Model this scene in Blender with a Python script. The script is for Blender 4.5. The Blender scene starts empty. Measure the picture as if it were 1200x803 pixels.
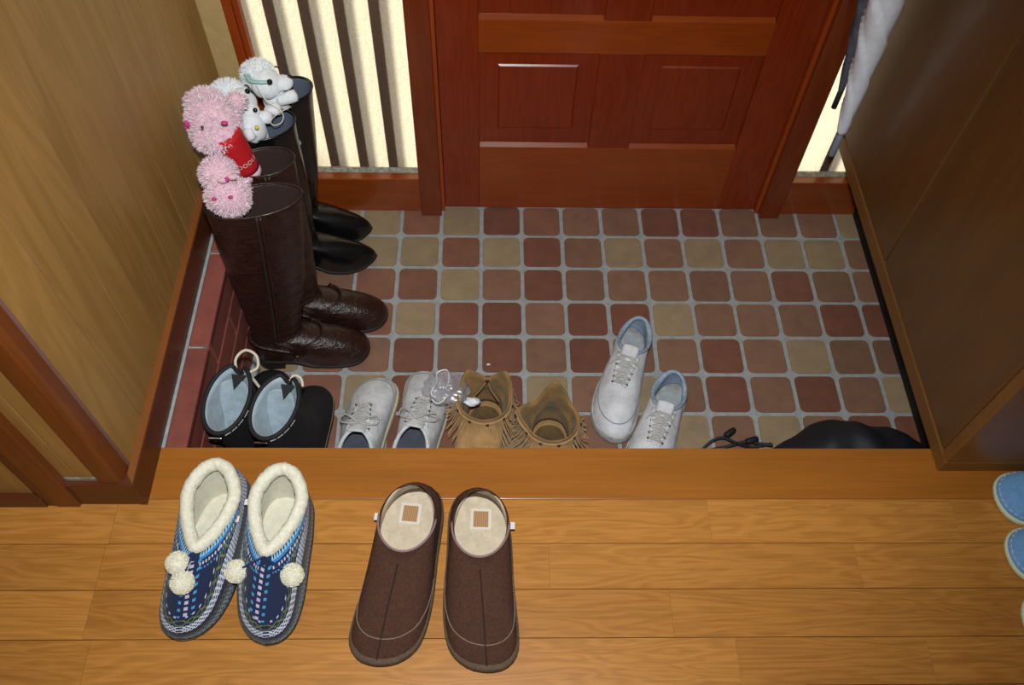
import bpy, bmesh, math, random
from mathutils import Vector, Matrix, noise
scene = bpy.context.scene
col = scene.collection
random.seed(7)
PI = math.pi
H = 0.28                      # height of the hall floor above the tiled entrance floor

# ---------------------------------------------------------------- camera
F, PITCH, YAW, ROLL = 1020.0, 0.986247, 0.046793, 0.043618
CAM = Vector((-0.07864, -1.51197, 1.65690))
fw = Vector((math.sin(YAW)*math.cos(PITCH), math.cos(YAW)*math.cos(PITCH), -math.sin(PITCH)))
rt0 = Vector((math.cos(YAW), -math.sin(YAW), 0)); up0 = rt0.cross(fw)
rt = math.cos(ROLL)*rt0 + math.sin(ROLL)*up0
up = -math.sin(ROLL)*rt0 + math.cos(ROLL)*up0
cd = bpy.data.cameras.new('camera'); cam = bpy.data.objects.new('camera', cd); col.objects.link(cam)
cd.sensor_width = 36; cd.lens = F/1200*36; cd.clip_start = .01
M3 = Matrix((rt, up, -fw)).transposed()
cam.matrix_world = Matrix.Translation(CAM) @ M3.to_4x4()
scene.camera = cam
def ray(x, y): return (rt*((x-600)/F) + up*((401.5-y)/F) + fw)
def at(x, y, z):
    d = ray(x, y); return CAM + d*((z-CAM.z)/d.z)

# ---------------------------------------------------------------- world, lights, exposure
w = bpy.data.worlds.new('world'); scene.world = w; w.use_nodes = True
bg = w.node_tree.nodes['Background']; bg.inputs[0].default_value = (1.0, .93, .76, 1); bg.inputs[1].default_value = .95
def area(name, loc, target, size, power, color=(1, 1, 1)):
    l = bpy.data.lights.new(name, 'AREA'); l.energy = power; l.size = size; l.color = color
    o = bpy.data.objects.new(name, l); col.objects.link(o); o.location = loc
    o.rotation_euler = (Vector(target)-Vector(loc)).to_track_quat('-Z', 'Y').to_euler(); return o
sp = bpy.data.lights.new('camera_flash', 'SPOT'); sp.energy = 104; sp.shadow_soft_size = .025
sp.spot_size = math.radians(104); sp.spot_blend = 1.0; sp.color = (.96, .985, 1.0)
so = bpy.data.objects.new('camera_flash', sp); col.objects.link(so)
so.location = CAM + up*.12 - fw*.02
so.rotation_euler = (at(490, 440, .1)-so.location).to_track_quat('-Z', 'Y').to_euler()
area('hall_fill_light', (.1, -1.7, 2.55), (.1, -1.2, 0), .5, 9, (1, .96, .9))  # unseen area light added above the hall as ambient fill
sun = bpy.data.lights.new('sun', 'SUN'); sun.energy = 3.4; sun.angle = math.radians(13); sun.color = (1, .9, .68)
sno = bpy.data.objects.new('sun', sun); col.objects.link(sno)
sno.rotation_euler = Vector((.38, -1, -.4)).to_track_quat('-Z', 'Y').to_euler()
scene.view_settings.view_transform = 'Standard'; scene.view_settings.look = 'None'
scene.view_settings.exposure = 0.0; scene.view_settings.gamma = 1.0
scene.view_settings.use_curve_mapping = False

# ---------------------------------------------------------------- node helper and materials
def lin(c):
    return tuple(((v/255)/12.92 if v/255 <= .04045 else ((v/255+.055)/1.055)**2.4) for v in c)+(1,)
class NB:
    def __init__(s, name):
        m = bpy.data.materials.new(name); m.use_nodes = True; s.m = m; s.t = m.node_tree
        s.b = s.t.nodes['Principled BSDF']
    def n(s, t, **k):
        nd = s.t.nodes.new(t)
        for a, v in k.items(): setattr(nd, a, v)
        return nd
    def l(s, a, b): s.t.links.new(a, b)
    def put(s, inp, v):
        if hasattr(v, 'is_output'): s.l(v, inp)
        else: inp.default_value = v
    def math(s, op, a, b=0.0, c=None):
        nd = s.n('ShaderNodeMath', operation=op); s.put(nd.inputs[0], a); s.put(nd.inputs[1], b)
        if c is not None: s.put(nd.inputs[2], c)
        return nd.outputs[0]
    def mix(s, f, a, b, mode='MIX'):
        nd = s.n('ShaderNodeMix', data_type='RGBA', blend_type=mode)
        s.put(nd.inputs[0], f); s.put(nd.inputs[6], a); s.put(nd.inputs[7], b); return nd.outputs[2]
    def coord(s, kind='Object'): return s.n('ShaderNodeTexCoord').outputs[kind]
    def map(s, v, scale=(1, 1, 1), loc=(0, 0, 0)):
        nd = s.n('ShaderNodeMapping'); s.l(v, nd.inputs[0]); nd.inputs['Scale'].default_value = scale
        s.put(nd.inputs['Location'], loc); return nd.outputs[0]
    def noise(s, v, scale, detail=4, rough=.5, dist=0.0):
        nd = s.n('ShaderNodeTexNoise'); s.l(v, nd.inputs['Vector']); nd.inputs['Scale'].default_value = scale
        nd.inputs['Detail'].default_value = detail; nd.inputs['Roughness'].default_value = rough
        nd.inputs['Distortion'].default_value = dist; return nd.outputs[0]
    def ramp(s, f, stops):
        nd = s.n('ShaderNodeValToRGB'); s.l(f, nd.inputs[0]); e = nd.color_ramp.elements
        while len(e) < len(stops): e.new(.5)
        for q, (p, c) in zip(e, stops): q.position = p; q.color = c
        return nd.outputs[0]
    def bump(s, h, strength=.3, dist=.002):
        nd = s.n('ShaderNodeBump'); s.put(nd.inputs['Height'], h); nd.inputs['Strength'].default_value = strength
        nd.inputs['Distance'].default_value = dist; s.l(nd.outputs[0], s.b.inputs['Normal'])
    def set(s, **k):
        for a, v in k.items(): s.put(s.b.inputs[a.replace('_', ' ')], v)
        return s
def rnd_offset(b):
    r = b.n('ShaderNodeObjectInfo').outputs['Random']
    c = b.n('ShaderNodeCombineXYZ')
    for i, k in enumerate((7.3, 13.7, 5.1)): b.l(b.math('MULTIPLY', r, k), c.inputs[i])
    return r, c.outputs[0]
def wood(name, dark, light, axis, rough=.35, big=3.0, fine=.35, var=.12, cath=.6, coat=.0):
    b = NB(name); r, off = rnd_offset(b)
    v = b.n('ShaderNodeVectorMath', operation='ADD'); b.l(b.coord(), v.inputs[0]); b.l(off, v.inputs[1]); v = v.outputs[0]
    sc = [1.0]*3; sc[axis] = .12
    s2 = [260.0]*3; s2[axis] = 6
    n1 = b.noise(b.map(v, tuple(x*6 for x in sc)), big, 3, .5, .4)
    rings = b.math('SINE', b.math('MULTIPLY', n1, 95*min(1, cath*2)))
    rings = b.math('MULTIPLY_ADD', rings, .5, .5)
    n2 = b.noise(b.map(v, tuple(s2)), 1.0, 3, .6)
    n3 = b.noise(b.map(v, tuple(x*3 for x in sc)), 2.0, 2)
    f = b.math('ADD', b.math('MULTIPLY', rings, .42*cath+.03), b.math('MULTIPLY', n2, fine))
    f = b.math('ADD', f, b.math('MULTIPLY', n3, .35))
    c = b.ramp(f, [(.2, lin(dark)), (.8, lin(light))])
    hv = b.n('ShaderNodeHueSaturation'); b.l(c, hv.inputs['Color'])
    b.l(b.math('MULTIPLY_ADD', r, 2*var, 1-var), hv.inputs['Value'])
    b.set(Base_Color=hv.outputs[0], Roughness=rough, Coat_Weight=coat, Coat_Roughness=.12)
    b.bump(n2, .12, .0006); return b.m
def plain(name, c, rough=.6, bump=0, scale=200, var=.0, vscale=30, metal=0, coat=0, sheen=0, c2=None, spec=.5):
    b = NB(name); v = b.coord()
    if var or c2:
        n = b.noise(v, vscale, 4, .6)
        c2 = c2 or tuple(x*(1-var) for x in c)
        b.set(Base_Color=b.ramp(n, [(.35, lin(c2)), (.65, lin(c))]))
    else: b.set(Base_Color=lin(c))
    b.set(Roughness=rough, Metallic=metal, Coat_Weight=coat, Sheen_Weight=sheen, Specular_IOR_Level=spec)
    if bump: b.bump(b.noise(v, scale, 3, .6), bump, .002)
    return b.m
M = {}
M['oak'] = wood('oak_plank', (146, 92, 36), (190, 130, 60), 0, .32, 3.4, .6, .09, .42, .25)
M['nosing'] = wood('oak_nosing', (138, 82, 24), (178, 110, 40), 0, .35, 1.2, .55, .03, .15, .25)
M['panelwall'] = wood('panel_wood', (142, 104, 50), (184, 142, 78), 2, .45, 2.0, .3, .05, .25)
M['groove'] = plain('groove', (122, 86, 76), .8)
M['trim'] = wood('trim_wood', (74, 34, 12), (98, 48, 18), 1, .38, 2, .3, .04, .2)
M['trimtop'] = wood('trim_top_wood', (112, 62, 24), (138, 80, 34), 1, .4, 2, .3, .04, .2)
M['trimx'] = wood('trim_wood_x', (74, 36, 14), (100, 50, 20), 0, .38, 2, .3, .04, .2)
M['trimz'] = wood('trim_wood_z', (96, 46, 14), (134, 70, 24), 2, .38, 2, .3, .04, .2)
M['doorz'] = wood('door_wood_z', (106, 30, 4), (138, 48, 9), 2, .3, 3, .35, .04, .35, .22)
M['doorx'] = wood('door_wood_x', (124, 48, 5), (158, 70, 12), 0, .3, 3, .35, .03, .25, .22)
M['postz'] = wood('post_wood_z', (98, 36, 9), (136, 58, 18), 2, .32, 3, .3, .03, .25, .3)
M['railx'] = wood('rail_wood_x', (120, 52, 14), (156, 74, 24), 0, .32, 3, .3, .03, .25, .3)
M['frameo'] = wood('frame_orange', (136, 54, 14), (170, 76, 24), 2, .35, 3, .3, .03, .2)
M['cabinet'] = wood('cabinet_wood', (84, 56, 24), (112, 76, 36), 2, .34, 1.5, .5, .03, .2, .15)
M['cabframe'] = wood('cabinet_frame_wood', (112, 74, 32), (138, 94, 44), 1, .38, 1.5, .4, .03, .15)
M['plaster'] = plain('beige_wall', (196, 166, 112), .8, .25, 300, .06, 40)
M['ceil'] = plain('ceiling_white', (225, 220, 208), .9)
M['hallwall'] = plain('hall_wall', (205, 190, 160), .9)
M['grout'] = plain('grout', (166, 169, 168), .9, .3, 300, .1, 60)
M['dirt_metal'] = plain('glazing_strip', (168, 164, 146), .5, 0, 0, .3, 120)
M['black'] = plain('soft_black', (14, 14, 17), .7)
def tile_mat(name, c, c2, spots):
    b = NB(name); r, off = rnd_offset(b)
    v = b.n('ShaderNodeVectorMath', operation='ADD'); b.l(b.coord(), v.inputs[0]); b.l(off, v.inputs[1]); v = v.outputs[0]
    n = b.noise(v, 26, 5, .65); f = b.noise(v, 260, 3, .6)
    cc = b.ramp(n, [(.3, lin(c2)), (.7, lin(c))])
    cc = b.mix(b.math('MULTIPLY', b.math('GREATER_THAN', f, .66), spots), cc, lin((70, 60, 48)))
    hv = b.n('ShaderNodeHueSaturation'); b.l(cc, hv.inputs['Color']); b.l(b.math('MULTIPLY_ADD', r, .22, .89), hv.inputs['Value'])
    b.set(Base_Color=hv.outputs[0], Roughness=.55); b.bump(f, .15, .0008); return b.m
T = {'r': tile_mat('tile_dark_red', (126, 81, 63), (110, 69, 55), .2), 'm': tile_mat('tile_terracotta', (138, 92, 70), (120, 82, 66), .2),
     'b': tile_mat('tile_brown', (138, 103, 80), (122, 90, 73), .25), 't': tile_mat('tile_tan', (158, 137, 105), (140, 121, 95), .3)}
M['brick'] = tile_mat('skirting_tile_red', (144, 78, 66), (122, 66, 58), .1)

# ---------------------------------------------------------------- mesh helpers
def tag(o, label=None, cat=None, group=None, kind=None):
    if label: o['label'] = label
    if cat: o['category'] = cat
    if group: o['group'] = group
    if kind: o['kind'] = kind
    return o
def empty(name, loc=(0, 0, 0), rz=0):
    o = bpy.data.objects.new(name, None); col.objects.link(o); o.location = loc; o.rotation_euler = (0, 0, rz)
    o.empty_display_size = .05; return o
def mobj(name, me, parent=None):
    o = bpy.data.objects.new(name, me); col.objects.link(o); o.parent = parent; return o
def mesh(name, vs, fs, mat, parent=None, smooth=True, uvs=None, mi=None):
    me = bpy.data.meshes.new(name); me.from_pydata([tuple(v) for v in vs], [], fs)
    for m in (mat if isinstance(mat, (list, tuple)) else [mat]): me.materials.append(m)
    if smooth: me.polygons.foreach_set('use_smooth', [True]*len(fs))
    if mi: me.polygons.foreach_set('material_index', mi)
    for k, uv in (uvs or {}).items():
        lay = me.uv_layers.new(name=k)
        for lp in me.loops: lay.data[lp.index].uv = uv[lp.vertex_index]
    me.update(); return mobj(name, me, parent)
def box_me(name, lo, hi, mat, bev=.0015, seg=2):
    bm = bmesh.new(); bmesh.ops.create_cube(bm, size=1)
    for v in bm.verts: v.co = Vector([lo[i]+(v.co[i]+.5)*(hi[i]-lo[i]) for i in range(3)])
    if bev: bmesh.ops.bevel(bm, geom=bm.edges[:], offset=bev, segments=seg, affect='EDGES', profile=.5)
    me = bpy.data.meshes.new(name); bm.to_mesh(me); bm.free(); me.materials.append(mat); return me
def box(name, lo, hi, mat, parent=None, bev=.0015, seg=2): return mobj(name, box_me(name, lo, hi, mat, bev, seg), parent)
def struct(name, lo, hi, mat, bev=0): return tag(box(name, lo, hi, mat, None, bev), kind='structure')
def prism(name, poly, y0, y1, mat, parent=None, axis='Y'):
    n = len(poly)
    if axis == 'Y': vs = [(a, y0, b) for a, b in poly]+[(a, y1, b) for a, b in poly]
    elif axis == 'X': vs = [(y0, a, b) for a, b in poly]+[(y1, a, b) for a, b in poly]
    else: vs = [(a, b, y0) for a, b in poly]+[(a, b, y1) for a, b in poly]
    fs = [tuple(range(n))[::-1], tuple(range(n, 2*n))]+[(i, (i+1) % n, n+(i+1) % n, n+i) for i in range(n)]
    o = mesh(name, vs, fs, mat, parent, False); fixn(o); return o
def fixn(o):
    bm = bmesh.new(); bm.from_mesh(o.data); bmesh.ops.recalc_face_normals(bm, faces=bm.faces[:]); bm.to_mesh(o.data); bm.free()
def loft(rings, close=True, cap0=False, cap1=False):
    n = len(rings[0]); vs = [p for r in rings for p in r]; fs = []
    m = n if close else n-1
    for k in range(len(rings)-1):
        for i in range(m):
            j = (i+1) % n
            fs.append((k*n+i, (k+1)*n+i, (k+1)*n+j, k*n+j))
    if cap0: fs.append(tuple(range(n)))
    if cap1: fs.append(tuple(range((len(rings)-1)*n, len(rings)*n))[::-1])
    return vs, fs
def crom(pts, n, closed=False):
    pts = [Vector(p) for p in pts]; N = len(pts); out = []
    segs = N if closed else N-1
    for k in range(n):
        t = k/n*segs if closed else k/(n-1)*segs
        i = min(int(t), segs-1); f = t-i
        g = (lambda q: pts[q % N]) if closed else (lambda q: pts[max(0, min(N-1, q))])
        a, b, c, d = g(i-1), g(i), g(i+1), g(i+2)
        out.append(.5*((2*b)+(c-a)*f+(2*a-5*b+4*c-d)*f*f+(3*b-a-3*c+d)*f**3))
    return out
def tube_geo(pts, r, sides=6, closed=False, flat=1.0):
    pts = [Vector(p) for p in pts]; n = len(pts); rings = []; prev = None
    for i, p in enumerate(pts):
        a = pts[(i-1) % n] if (closed or i) else p; b = pts[(i+1) % n] if (closed or i < n-1) else p
        d = (b-a).normalized()
        if prev is None: u = d.cross(Vector((0, 0, 1)) if abs(d.z) < .9 else Vector((1, 0, 0))).normalized()
        else: u = (prev-d*prev.dot(d)).normalized()
        prev = u; v = d.cross(u); rr = r(i/(n-1)) if callable(r) else r
        rings.append([p+u*math.cos(2*PI*k/sides)*rr+v*math.sin(2*PI*k/sides)*rr*flat for k in range(sides)])
    if closed: rings.append(rings[0]); return loft(rings)
    return loft(rings, True, True, True)
def tube(name, pts, r, mat, parent=None, sides=6, closed=False, flat=1.0):
    vs, fs = tube_geo(pts, r, sides, closed, flat); o = mesh(name, vs, fs, mat, parent); fixn(o); return o
def join(parts):
    vs, fs = [], []
    for v, f in parts:
        b = len(vs); vs += list(v); fs += [tuple(i+b for i in q) for q in f]
    return vs, fs
def ball_geo(c, r, seg=16, rings=10, disp=None):
    rx, ry, rz = r if isinstance(r, (tuple, list)) else (r, r, r); R = []
    for i in range(rings+1):
        a = PI*i/rings
        R.append([Vector((math.sin(a)*math.cos(2*PI*k/seg), math.sin(a)*math.sin(2*PI*k/seg), math.cos(a))) for k in range(seg)])
    out = [[Vector(c)+Vector((p.x*rx, p.y*ry, p.z*rz))*(disp(p) if disp else 1) for p in rg] for rg in R]
    return loft(out)
def ball(name, c, r, mat, parent=None, seg=16, rings=10, disp=None):
    vs, fs = ball_geo(c, r, seg, rings, disp); o = mesh(name, vs, fs, mat, parent); clean(o); return o
def clean(o):
    bm = bmesh.new(); bm.from_mesh(o.data); bmesh.ops.remove_doubles(bm, verts=bm.verts[:], dist=1e-6)
    bmesh.ops.recalc_face_normals(bm, faces=bm.faces[:]); bm.to_mesh(o.data); bm.free()
def solidify(o, th, offset=-1, matoff=0):
    m = o.modifiers.new('thickness', 'SOLIDIFY'); m.thickness = th; m.offset = offset; m.material_offset = matoff; return o
def subsurf(o, n=1):
    m = o.modifiers.new('smooth', 'SUBSURF'); m.levels = n; m.render_levels = n; return o

# ================================================================ the setting
# tiled entrance floor: a bed of grout with every tile a child
fl = struct('floor', (-.66, -.915, -.06), (1.1, .14, -.003), M['grout'])
tag(fl, 'tiled entrance floor of square terracotta and tan tiles with grey grout')
def tile_me():
    r, hs = .012, .0453; pts = []
    for cx, cy, a0 in ((1, 1, 0), (-1, 1, 90), (-1, -1, 180), (1, -1, 270)):
        for k in range(4):
            a = math.radians(a0+30*k); pts.append((cx*(hs-r)+r*math.cos(a), cy*(hs-r)+r*math.sin(a)))
    R = [[Vector((x*s, y*s, z)) for x, y in pts] for s, z in ((1, -.008), (1, -.0012), (.985, 0))]
    vs, fs = loft(R); n = len(pts); fs.append(tuple(range(2*n, 3*n)))
    me = bpy.data.meshes.new('tile'); me.from_pydata([tuple(v) for v in vs], [], fs)
    bm = bmesh.new(); bm.from_mesh(me); bmesh.ops.recalc_face_normals(bm, faces=bm.faces[:])
    for f in bm.faces:
        if len(f.verts) > 4 and f.normal.z < 0: f.normal_flip()
    bm.to_mesh(me); bm.free(); me.materials.append(T['b']); return me
tme = tile_me()
ROWS = ['mbttmrbbrrbbbt', 'btttmtrbtbtbttb'[1:], 'bmmmtbrbbbbbrbb'[1:], 'mbmtrrbrrtbbbrr'[1:], 'tmbrbrbrtbrbtbb'[1:], 'tmtrmrtbtbrbrbt'[1:], 'bmbmtttbmtbtbrr'[1:], 'mbrbtbmbtbrbmbt'[1:]]
ROWS[0] = 'bttmtrmbbrrbbbt'; ROWS[1] = 'bbttmtrbtbtbttb'; ROWS[2] = 'rbmmtbrbbbbbrbb'; ROWS[3] = 'bmmtrrbrrtbbbrr'
ROWS[4] = 'tmbrbrbrbbrbtbb'; ROWS[5] = 'tmtrmrtbtbrbrbt'; ROWS[6] = 'bmbrmttbmtbtbrr'
R2 = random.Random(3)
for r in range(8):
    for c in range(-6, 11):
        k = ROWS[r][c+6] if c+6 < 15 and r < 7 else R2.choice('mbrtb')
        o = mobj('tile', tme, fl); o.location = (c*.1+.05+R2.uniform(-.0008, .0008), -r*.1-.05+R2.uniform(-.0008, .0008), R2.uniform(-.0003, .0003))
        o.rotation_euler = (R2.uniform(-.003, .003), R2.uniform(-.003, .003), R2.uniform(-.006, .006))
        o.material_slots[0].link = 'OBJECT'; o.material_slots[0].material = T[k]
# hall floor
hf = struct('floor', (-1.4, -2.6, 0), (1.7, -.9, H-.012), M['nosing']); tag(hf, 'raised hall floor of glossy oak planks')
hf.data.materials[0] = M['black']
NY = -.824
box('nosing', (-.66, -.9195, H-.12), (1.1, NY, H), M['nosing'], hf, .0008)
box('riser', (-.66, -.915, -.06), (1.1, -.895, H-.1), M['trimx'], hf, .0)
ys = [-.92, -.9985, -1.0745, -1.151, -1.2225, -1.297, -1.372]
J = [[-.697, .292, .413+.3], [-.700, .02, .527], [-.700, .211, .9], [-.686, .306, .606], [-.682, .1, .75], [-.68, -.2, .5]]
for r in range(6):
    xs = [-1.38]+J[r]+[1.65]
    y1, y0 = ys[r], ys[r+1]
    for a, b in zip(xs[:-1], xs[1:]):
        g = .0003
        dy = -.0055*(r > 0)*(1 if b < -.6 else 0)
        box('plank', (a+(.00012 if a > -.6 else .0005), y0+.0006, H-.014), (b-.00012, y1-.0006, H-(.0 if b > -.6 else .0003)), M['oak'], hf, 0)
box('plank', (-1.38, -2.6, H-.014), (1.65, ys[6], H), M['oak'], hf, .0009, 1)

# left wall of the entrance: grooved timber panels
WX = -.661
wl = struct('wall_left', (WX-.07, -.895, H-.02), (WX-.001, .1, 2.5), M['groove'])
gy = [.02, -.07, -.165, -.245, -.325, -.408, -.512, -.591, -.65, -.715, -.806, -.890]
for a, b in zip(gy[:-1], gy[1:]):
    box('panel', (WX-.012, b+.0011, H+.05), (WX, a-.0011, 2.45), M['panelwall'], wl, 0)
BX = -.648
bl = tag(empty('baseboard_left'), kind='structure')
prism('board', [(WX, H), (BX, H), (BX, H+.072), (BX-.002, H+.0735), (WX, H+.076)], -.93, 0, [M['trim']], bl)
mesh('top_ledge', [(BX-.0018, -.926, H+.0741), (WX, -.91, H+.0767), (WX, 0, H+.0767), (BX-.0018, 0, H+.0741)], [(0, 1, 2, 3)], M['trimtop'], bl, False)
prism('return_board', [(-.9292, H), (-.9292, H+.070), (-.927, H+.072), (-.905, H+.074), (-.905, H)], -.76, BX-.01, M['trimx'], bl, 'X')
# red tiled kerb below it: ledge tiles and three courses down the face
KX = -.605
kb = struct('trim_1', (-.69, -.83, 0), (KX-.004, .02, H-.005), M['grout']); tag(kb, 'kerb of long red tiles along the left wall below the baseboard')
lt = box_me('brick', (0, -.1105, -.02), (.037, .1105, 0), M['brick'], .0015, 1)
for k in range(3):
    o = mobj('brick', lt, kb); o.location = (KX-.037, -.388-.113-.2265*(k-1), H-.0005)
    if k == 2: o.scale.y = .94; o.location.y += .0066
vt = box_me('brick', (-.012, -.1105, -.0315), (0, .1105, .0315), M['brick'], .0015, 1)
for rr in range(4):
    for k in range(-1, 5):
        o = mobj('brick', vt, kb); o.location = (KX, -.10-.2265*k-(.113 if rr % 2 else 0)+.06, H-.0365-.0685*rr)
# grout bed of the ledge is flush behind the tiles
box('grout_strip', (BX-.01, -.83, H-.02), (KX-.038, 0, H-.0015), M['grout'], kb, 0)

# wall return facing the hall, corner bead, door casing and the wall beyond it
wr = struct('wall_front', (-1.4, -.915, H-.02), (WX-.01, -.86, 2.5), M['groove'])
for a, b in ((-.703, -.736), (-.7365, -.79)):
    box('panel', (b+.0005, -.9185, H+.06), (a-.0005, -.910, 2.45), M['panelwall'], wr, .001, 1)
box('panel', (-1.4, -.922, H+.025), (-.80, -.912, 2.45), M['panelwall'], wr, .001, 1)
cb = tag(empty('trim_2'), 'rounded brown corner bead of the panelled wall', kind='structure')
cpts = [(-.663+.0, -.885), (-.663, -.915), (-.666, -.922), (-.672, -.925), (-.70, -.925), (-.70, -.885)]
prism('bead', cpts, H+.066, 2.45, M['trimz'], cb, 'Z')
box('grey_strip', (-.757, -.9195, H+.064), (-.69, -.9175, H+.082), M['dirt_metal'], cb, .0005)
dc = tag(empty('trim_3'), 'dark brown vertical door casing on the hall side', kind='structure')
box('casing', (-.797, -.9345, H), (-.757, -.90, 2.45), M['trimz'], dc, .002)
box('casing_edge', (-.812, -.9325, H), (-.797, -.90, 2.45), M['trim'], dc, .002)
bf = struct('baseboard_front', (-1.4, -.935, H), (-.811, -.91, H+.03), M['trimx'], .001)

# entrance wall: plaster strip, posts, sidelights, door
wb = struct('wall_back', (-.70, .0, 0), (-.606, .1, 2.5), M['plaster'])
box('lintel', (-.70, .02, 2.08), (1.1, .1, 2.5), M['plaster'], wb, 0)
box('end_wall', (.96, .0, 0), (1.15, .1, 2.5), M['plaster'], wb, 0)
posts = tag(empty('trim_4'), 'reddish brown door frame posts', kind='structure')
for x0, x1 in ((-.25, -.2), (.603, .653)):
    box('post', (x0, -.036, 0), (x1, .07, 2.1), M['postz'], posts, .002)
box('stop_strip', (-.2, -.022, .004), (-.1915, .05, 2.08), M['frameo'], posts, .001)
box('stop_strip', (.5935, -.022, .004), (.603, .05, 2.08), M['frameo'], posts, .001)
box('head', (-.25, -.036, 2.06), (.653, .07, 2.12), M['postz'], posts, .002)
dr = tag(empty('door_1'), 'varnished red brown entrance door with raised panels', kind='structure')
DY = -.010
box('stile', (-.191, DY, .006), (-.105, .035, 2.06), M['doorz'], dr, .0015)
box('stile', (.499, DY, .006), (.593, .035, 2.06), M['doorz'], dr, .0015)
rails = [(.006, .212), (.478, .558), (1.0, 1.1), (1.95, 2.06)]
for a, b in rails:
    box('rail', (-.105, DY, a), (.499, .035, b), M['doorx'], dr, .0012)
for a, b in ((.212, .478), (.558, 1.0), (1.1, 1.95)):
    box('mullion', (.150, DY+.001, a), (.244, .035, b), M['doorz'], dr, .0015)
    for x0, x1 in ((-.105, .150), (.244, .499)):
        prism('bead', [(DY+.001, a), (DY+.010, a+.007), (DY+.022, a+.007), (DY+.022, a)], x0+.002, x1-.002, M['doorx'], dr, 'X')
        yb, yf = DY+.011, DY+.0058
        lo = (x0, a); hi = (x1, b); m1, m2 = .0415, .0455
        def rect(m, y): return [Vector((x0+m, y, a+m*1.25)), Vector((x1-m, y, a+m*1.25)), Vector((x1-m, y, b-m*.85)), Vector((x0+m, y, b-m*.85))]
        rr = [[Vector((x0, yb, a)), Vector((x1, yb, a)), Vector((x1, yb, b)), Vector((x0, yb, b))], rect(m1, yb-.002), rect(m2, yf)]
        vs, fs = loft(rr); fs.append((8, 9, 10, 11)); pn = mesh('raised_panel', vs, fs, M['doorz'], dr, False); fixn(pn)
        if pn.data.polygons[-1].normal.y > 0: pn.data.flip_normals()
# frosted panes
def glass():
    b = NB('frosted_glass'); v = b.coord()
    n = b.noise(v, 330, 3, .6); n2 = b.noise(b.map(v, (1, 1, .35)), 160, 2, .5)
    c = b.ramp(n, [(.3, (.80, .76, .62, 1)), (.7, (1, .98, .88, 1))])
    tr = b.n('ShaderNodeBsdfTranslucent'); b.l(c, tr.inputs[0])
    gl = b.n('ShaderNodeBsdfDiffuse'); gl.inputs[0].default_value = (.30, .26, .22, 1)
    mx = b.n('ShaderNodeMixShader'); mx.inputs[0].default_value = .12
    bp = b.n('ShaderNodeBump'); b.l(n2, bp.inputs['Height']); bp.inputs['Strength'].default_value = .7; bp.inputs['Distance'].default_value = .004
    b.l(bp.outputs[0], tr.inputs['Normal'])
    b.l(tr.outputs[0], mx.inputs[1]); b.l(gl.outputs[0], mx.inputs[2])
    b.l(mx.outputs[0], b.t.nodes['Material Output'].inputs['Surface']); return b.m
M['glass'] = glass(); M['slat'] = plain('slat_wood', (96, 66, 50), .8)
def sidelight(name, x0, x1, bars, label):
    o = tag(empty(name), label, kind='structure')
    box('sill_rail', (x0, -.020, 0), (x1, .06, .112), M['railx'], o, .0025)
    prism('glazing_strip', [(.002, .111), (.013, .111), (.013, .121), (.009, .121)], x0, x1, M['dirt_metal'], o, 'X')
    vs = [(x0, .014, .10), (x1, .014, .10), (x1, .014, 2.08), (x0, .014, 2.08)]
    mesh('pane', vs, [(0, 1, 2, 3)], M['glass'], o, False)
    for x in bars: box('slat', (x-.0125, .0165, .0), (x+.0125, .062, 2.1), M['slat'], o, .001)
    return o
w1 = sidelight('window_1', -.578, -.25, [-.594+.0701*k for k in range(5)], 'frosted sidelight pane with dark slats behind, beside the tall boots')
box('frame_stile', (-.606, -.016, .112), (-.589, .05, 2.08), M['frameo'], w1, .001)
box('frame_bead', (-.589, -.004, .112), (-.577, .05, 2.08), M['frameo'], w1, .001)
box('sill_end', (-.606, -.020, 0), (-.578, .06, .112), M['railx'], w1, .001)
sidelight('window_2', .653, .96, [.742+.0701*k for k in range(4)], 'frosted sidelight pane behind the umbrellas')
# rest of the shell
struct('ceiling', (-1.5, -2.7, 2.5), (1.8, .2, 2.6), M['ceil'])
struct('wall_right', (1.1, -.9, -.06), (1.2, .1, 2.5), M['hallwall'])
struct('wall_hall_left', (-1.5, -2.7, 0), (-1.4, -.86, 2.5), M['hallwall'])
struct('wall_hall_right', (1.66, -2.7, 0), (1.76, -.88, 2.5), M['hallwall'])
struct('wall_hall_end', (1.1, -.9, 0), (1.76, -.88, 2.5), M['hallwall'])
struct('wall_rear', (-1.5, -2.7, 0), (1.8, -2.6, 2.5), M['hallwall'])

# ================================================================ shoe cabinet and umbrellas
CX = .705
cbt = tag(empty('shoe_cabinet', (CX, -.45, H)), 'dark brown wooden shoe cabinet floating above the tiles beside the door', 'cabinet')
def cb_box(n, lo, hi, m, bev=.0015):
    o = box(n, (lo[0]-CX, lo[1]+.45, lo[2]-H), (hi[0]-CX, hi[1]+.45, hi[2]-H), m, cbt, bev); return o
cb_box('body', (CX+.022, -.862, H+.004), (1.095, -.045, 1.30), M['cabinet'])
cb_box('kick_board', (.848, -.862, .001), (.868, -.022, H+.003), M['black'], 0)
cb_box('bottom_rail', (CX, -.868, H), (1.095, -.042, H+.034), M['cabframe'], .002)
cb_box('side_panel', (CX, -.868, H+.0345), (1.095, -.846, 1.30), M['cabframe'], .002)
cb_box('side_panel', (CX, -.064, H+.0345), (1.095, -.042, 1.30), M['cabframe'], .002)
cb_box('top', (CX, -.868, 1.3005), (1.095, -.042, 1.325), M['cabframe'], .002)
for a, b in ((-.8435, -.4335), (-.4285, -.0665)):
    cb_box('door', (CX+.0005, a, H+.037), (CX+.021, b, 1.297), M['cabinet'], .0035)
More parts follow.
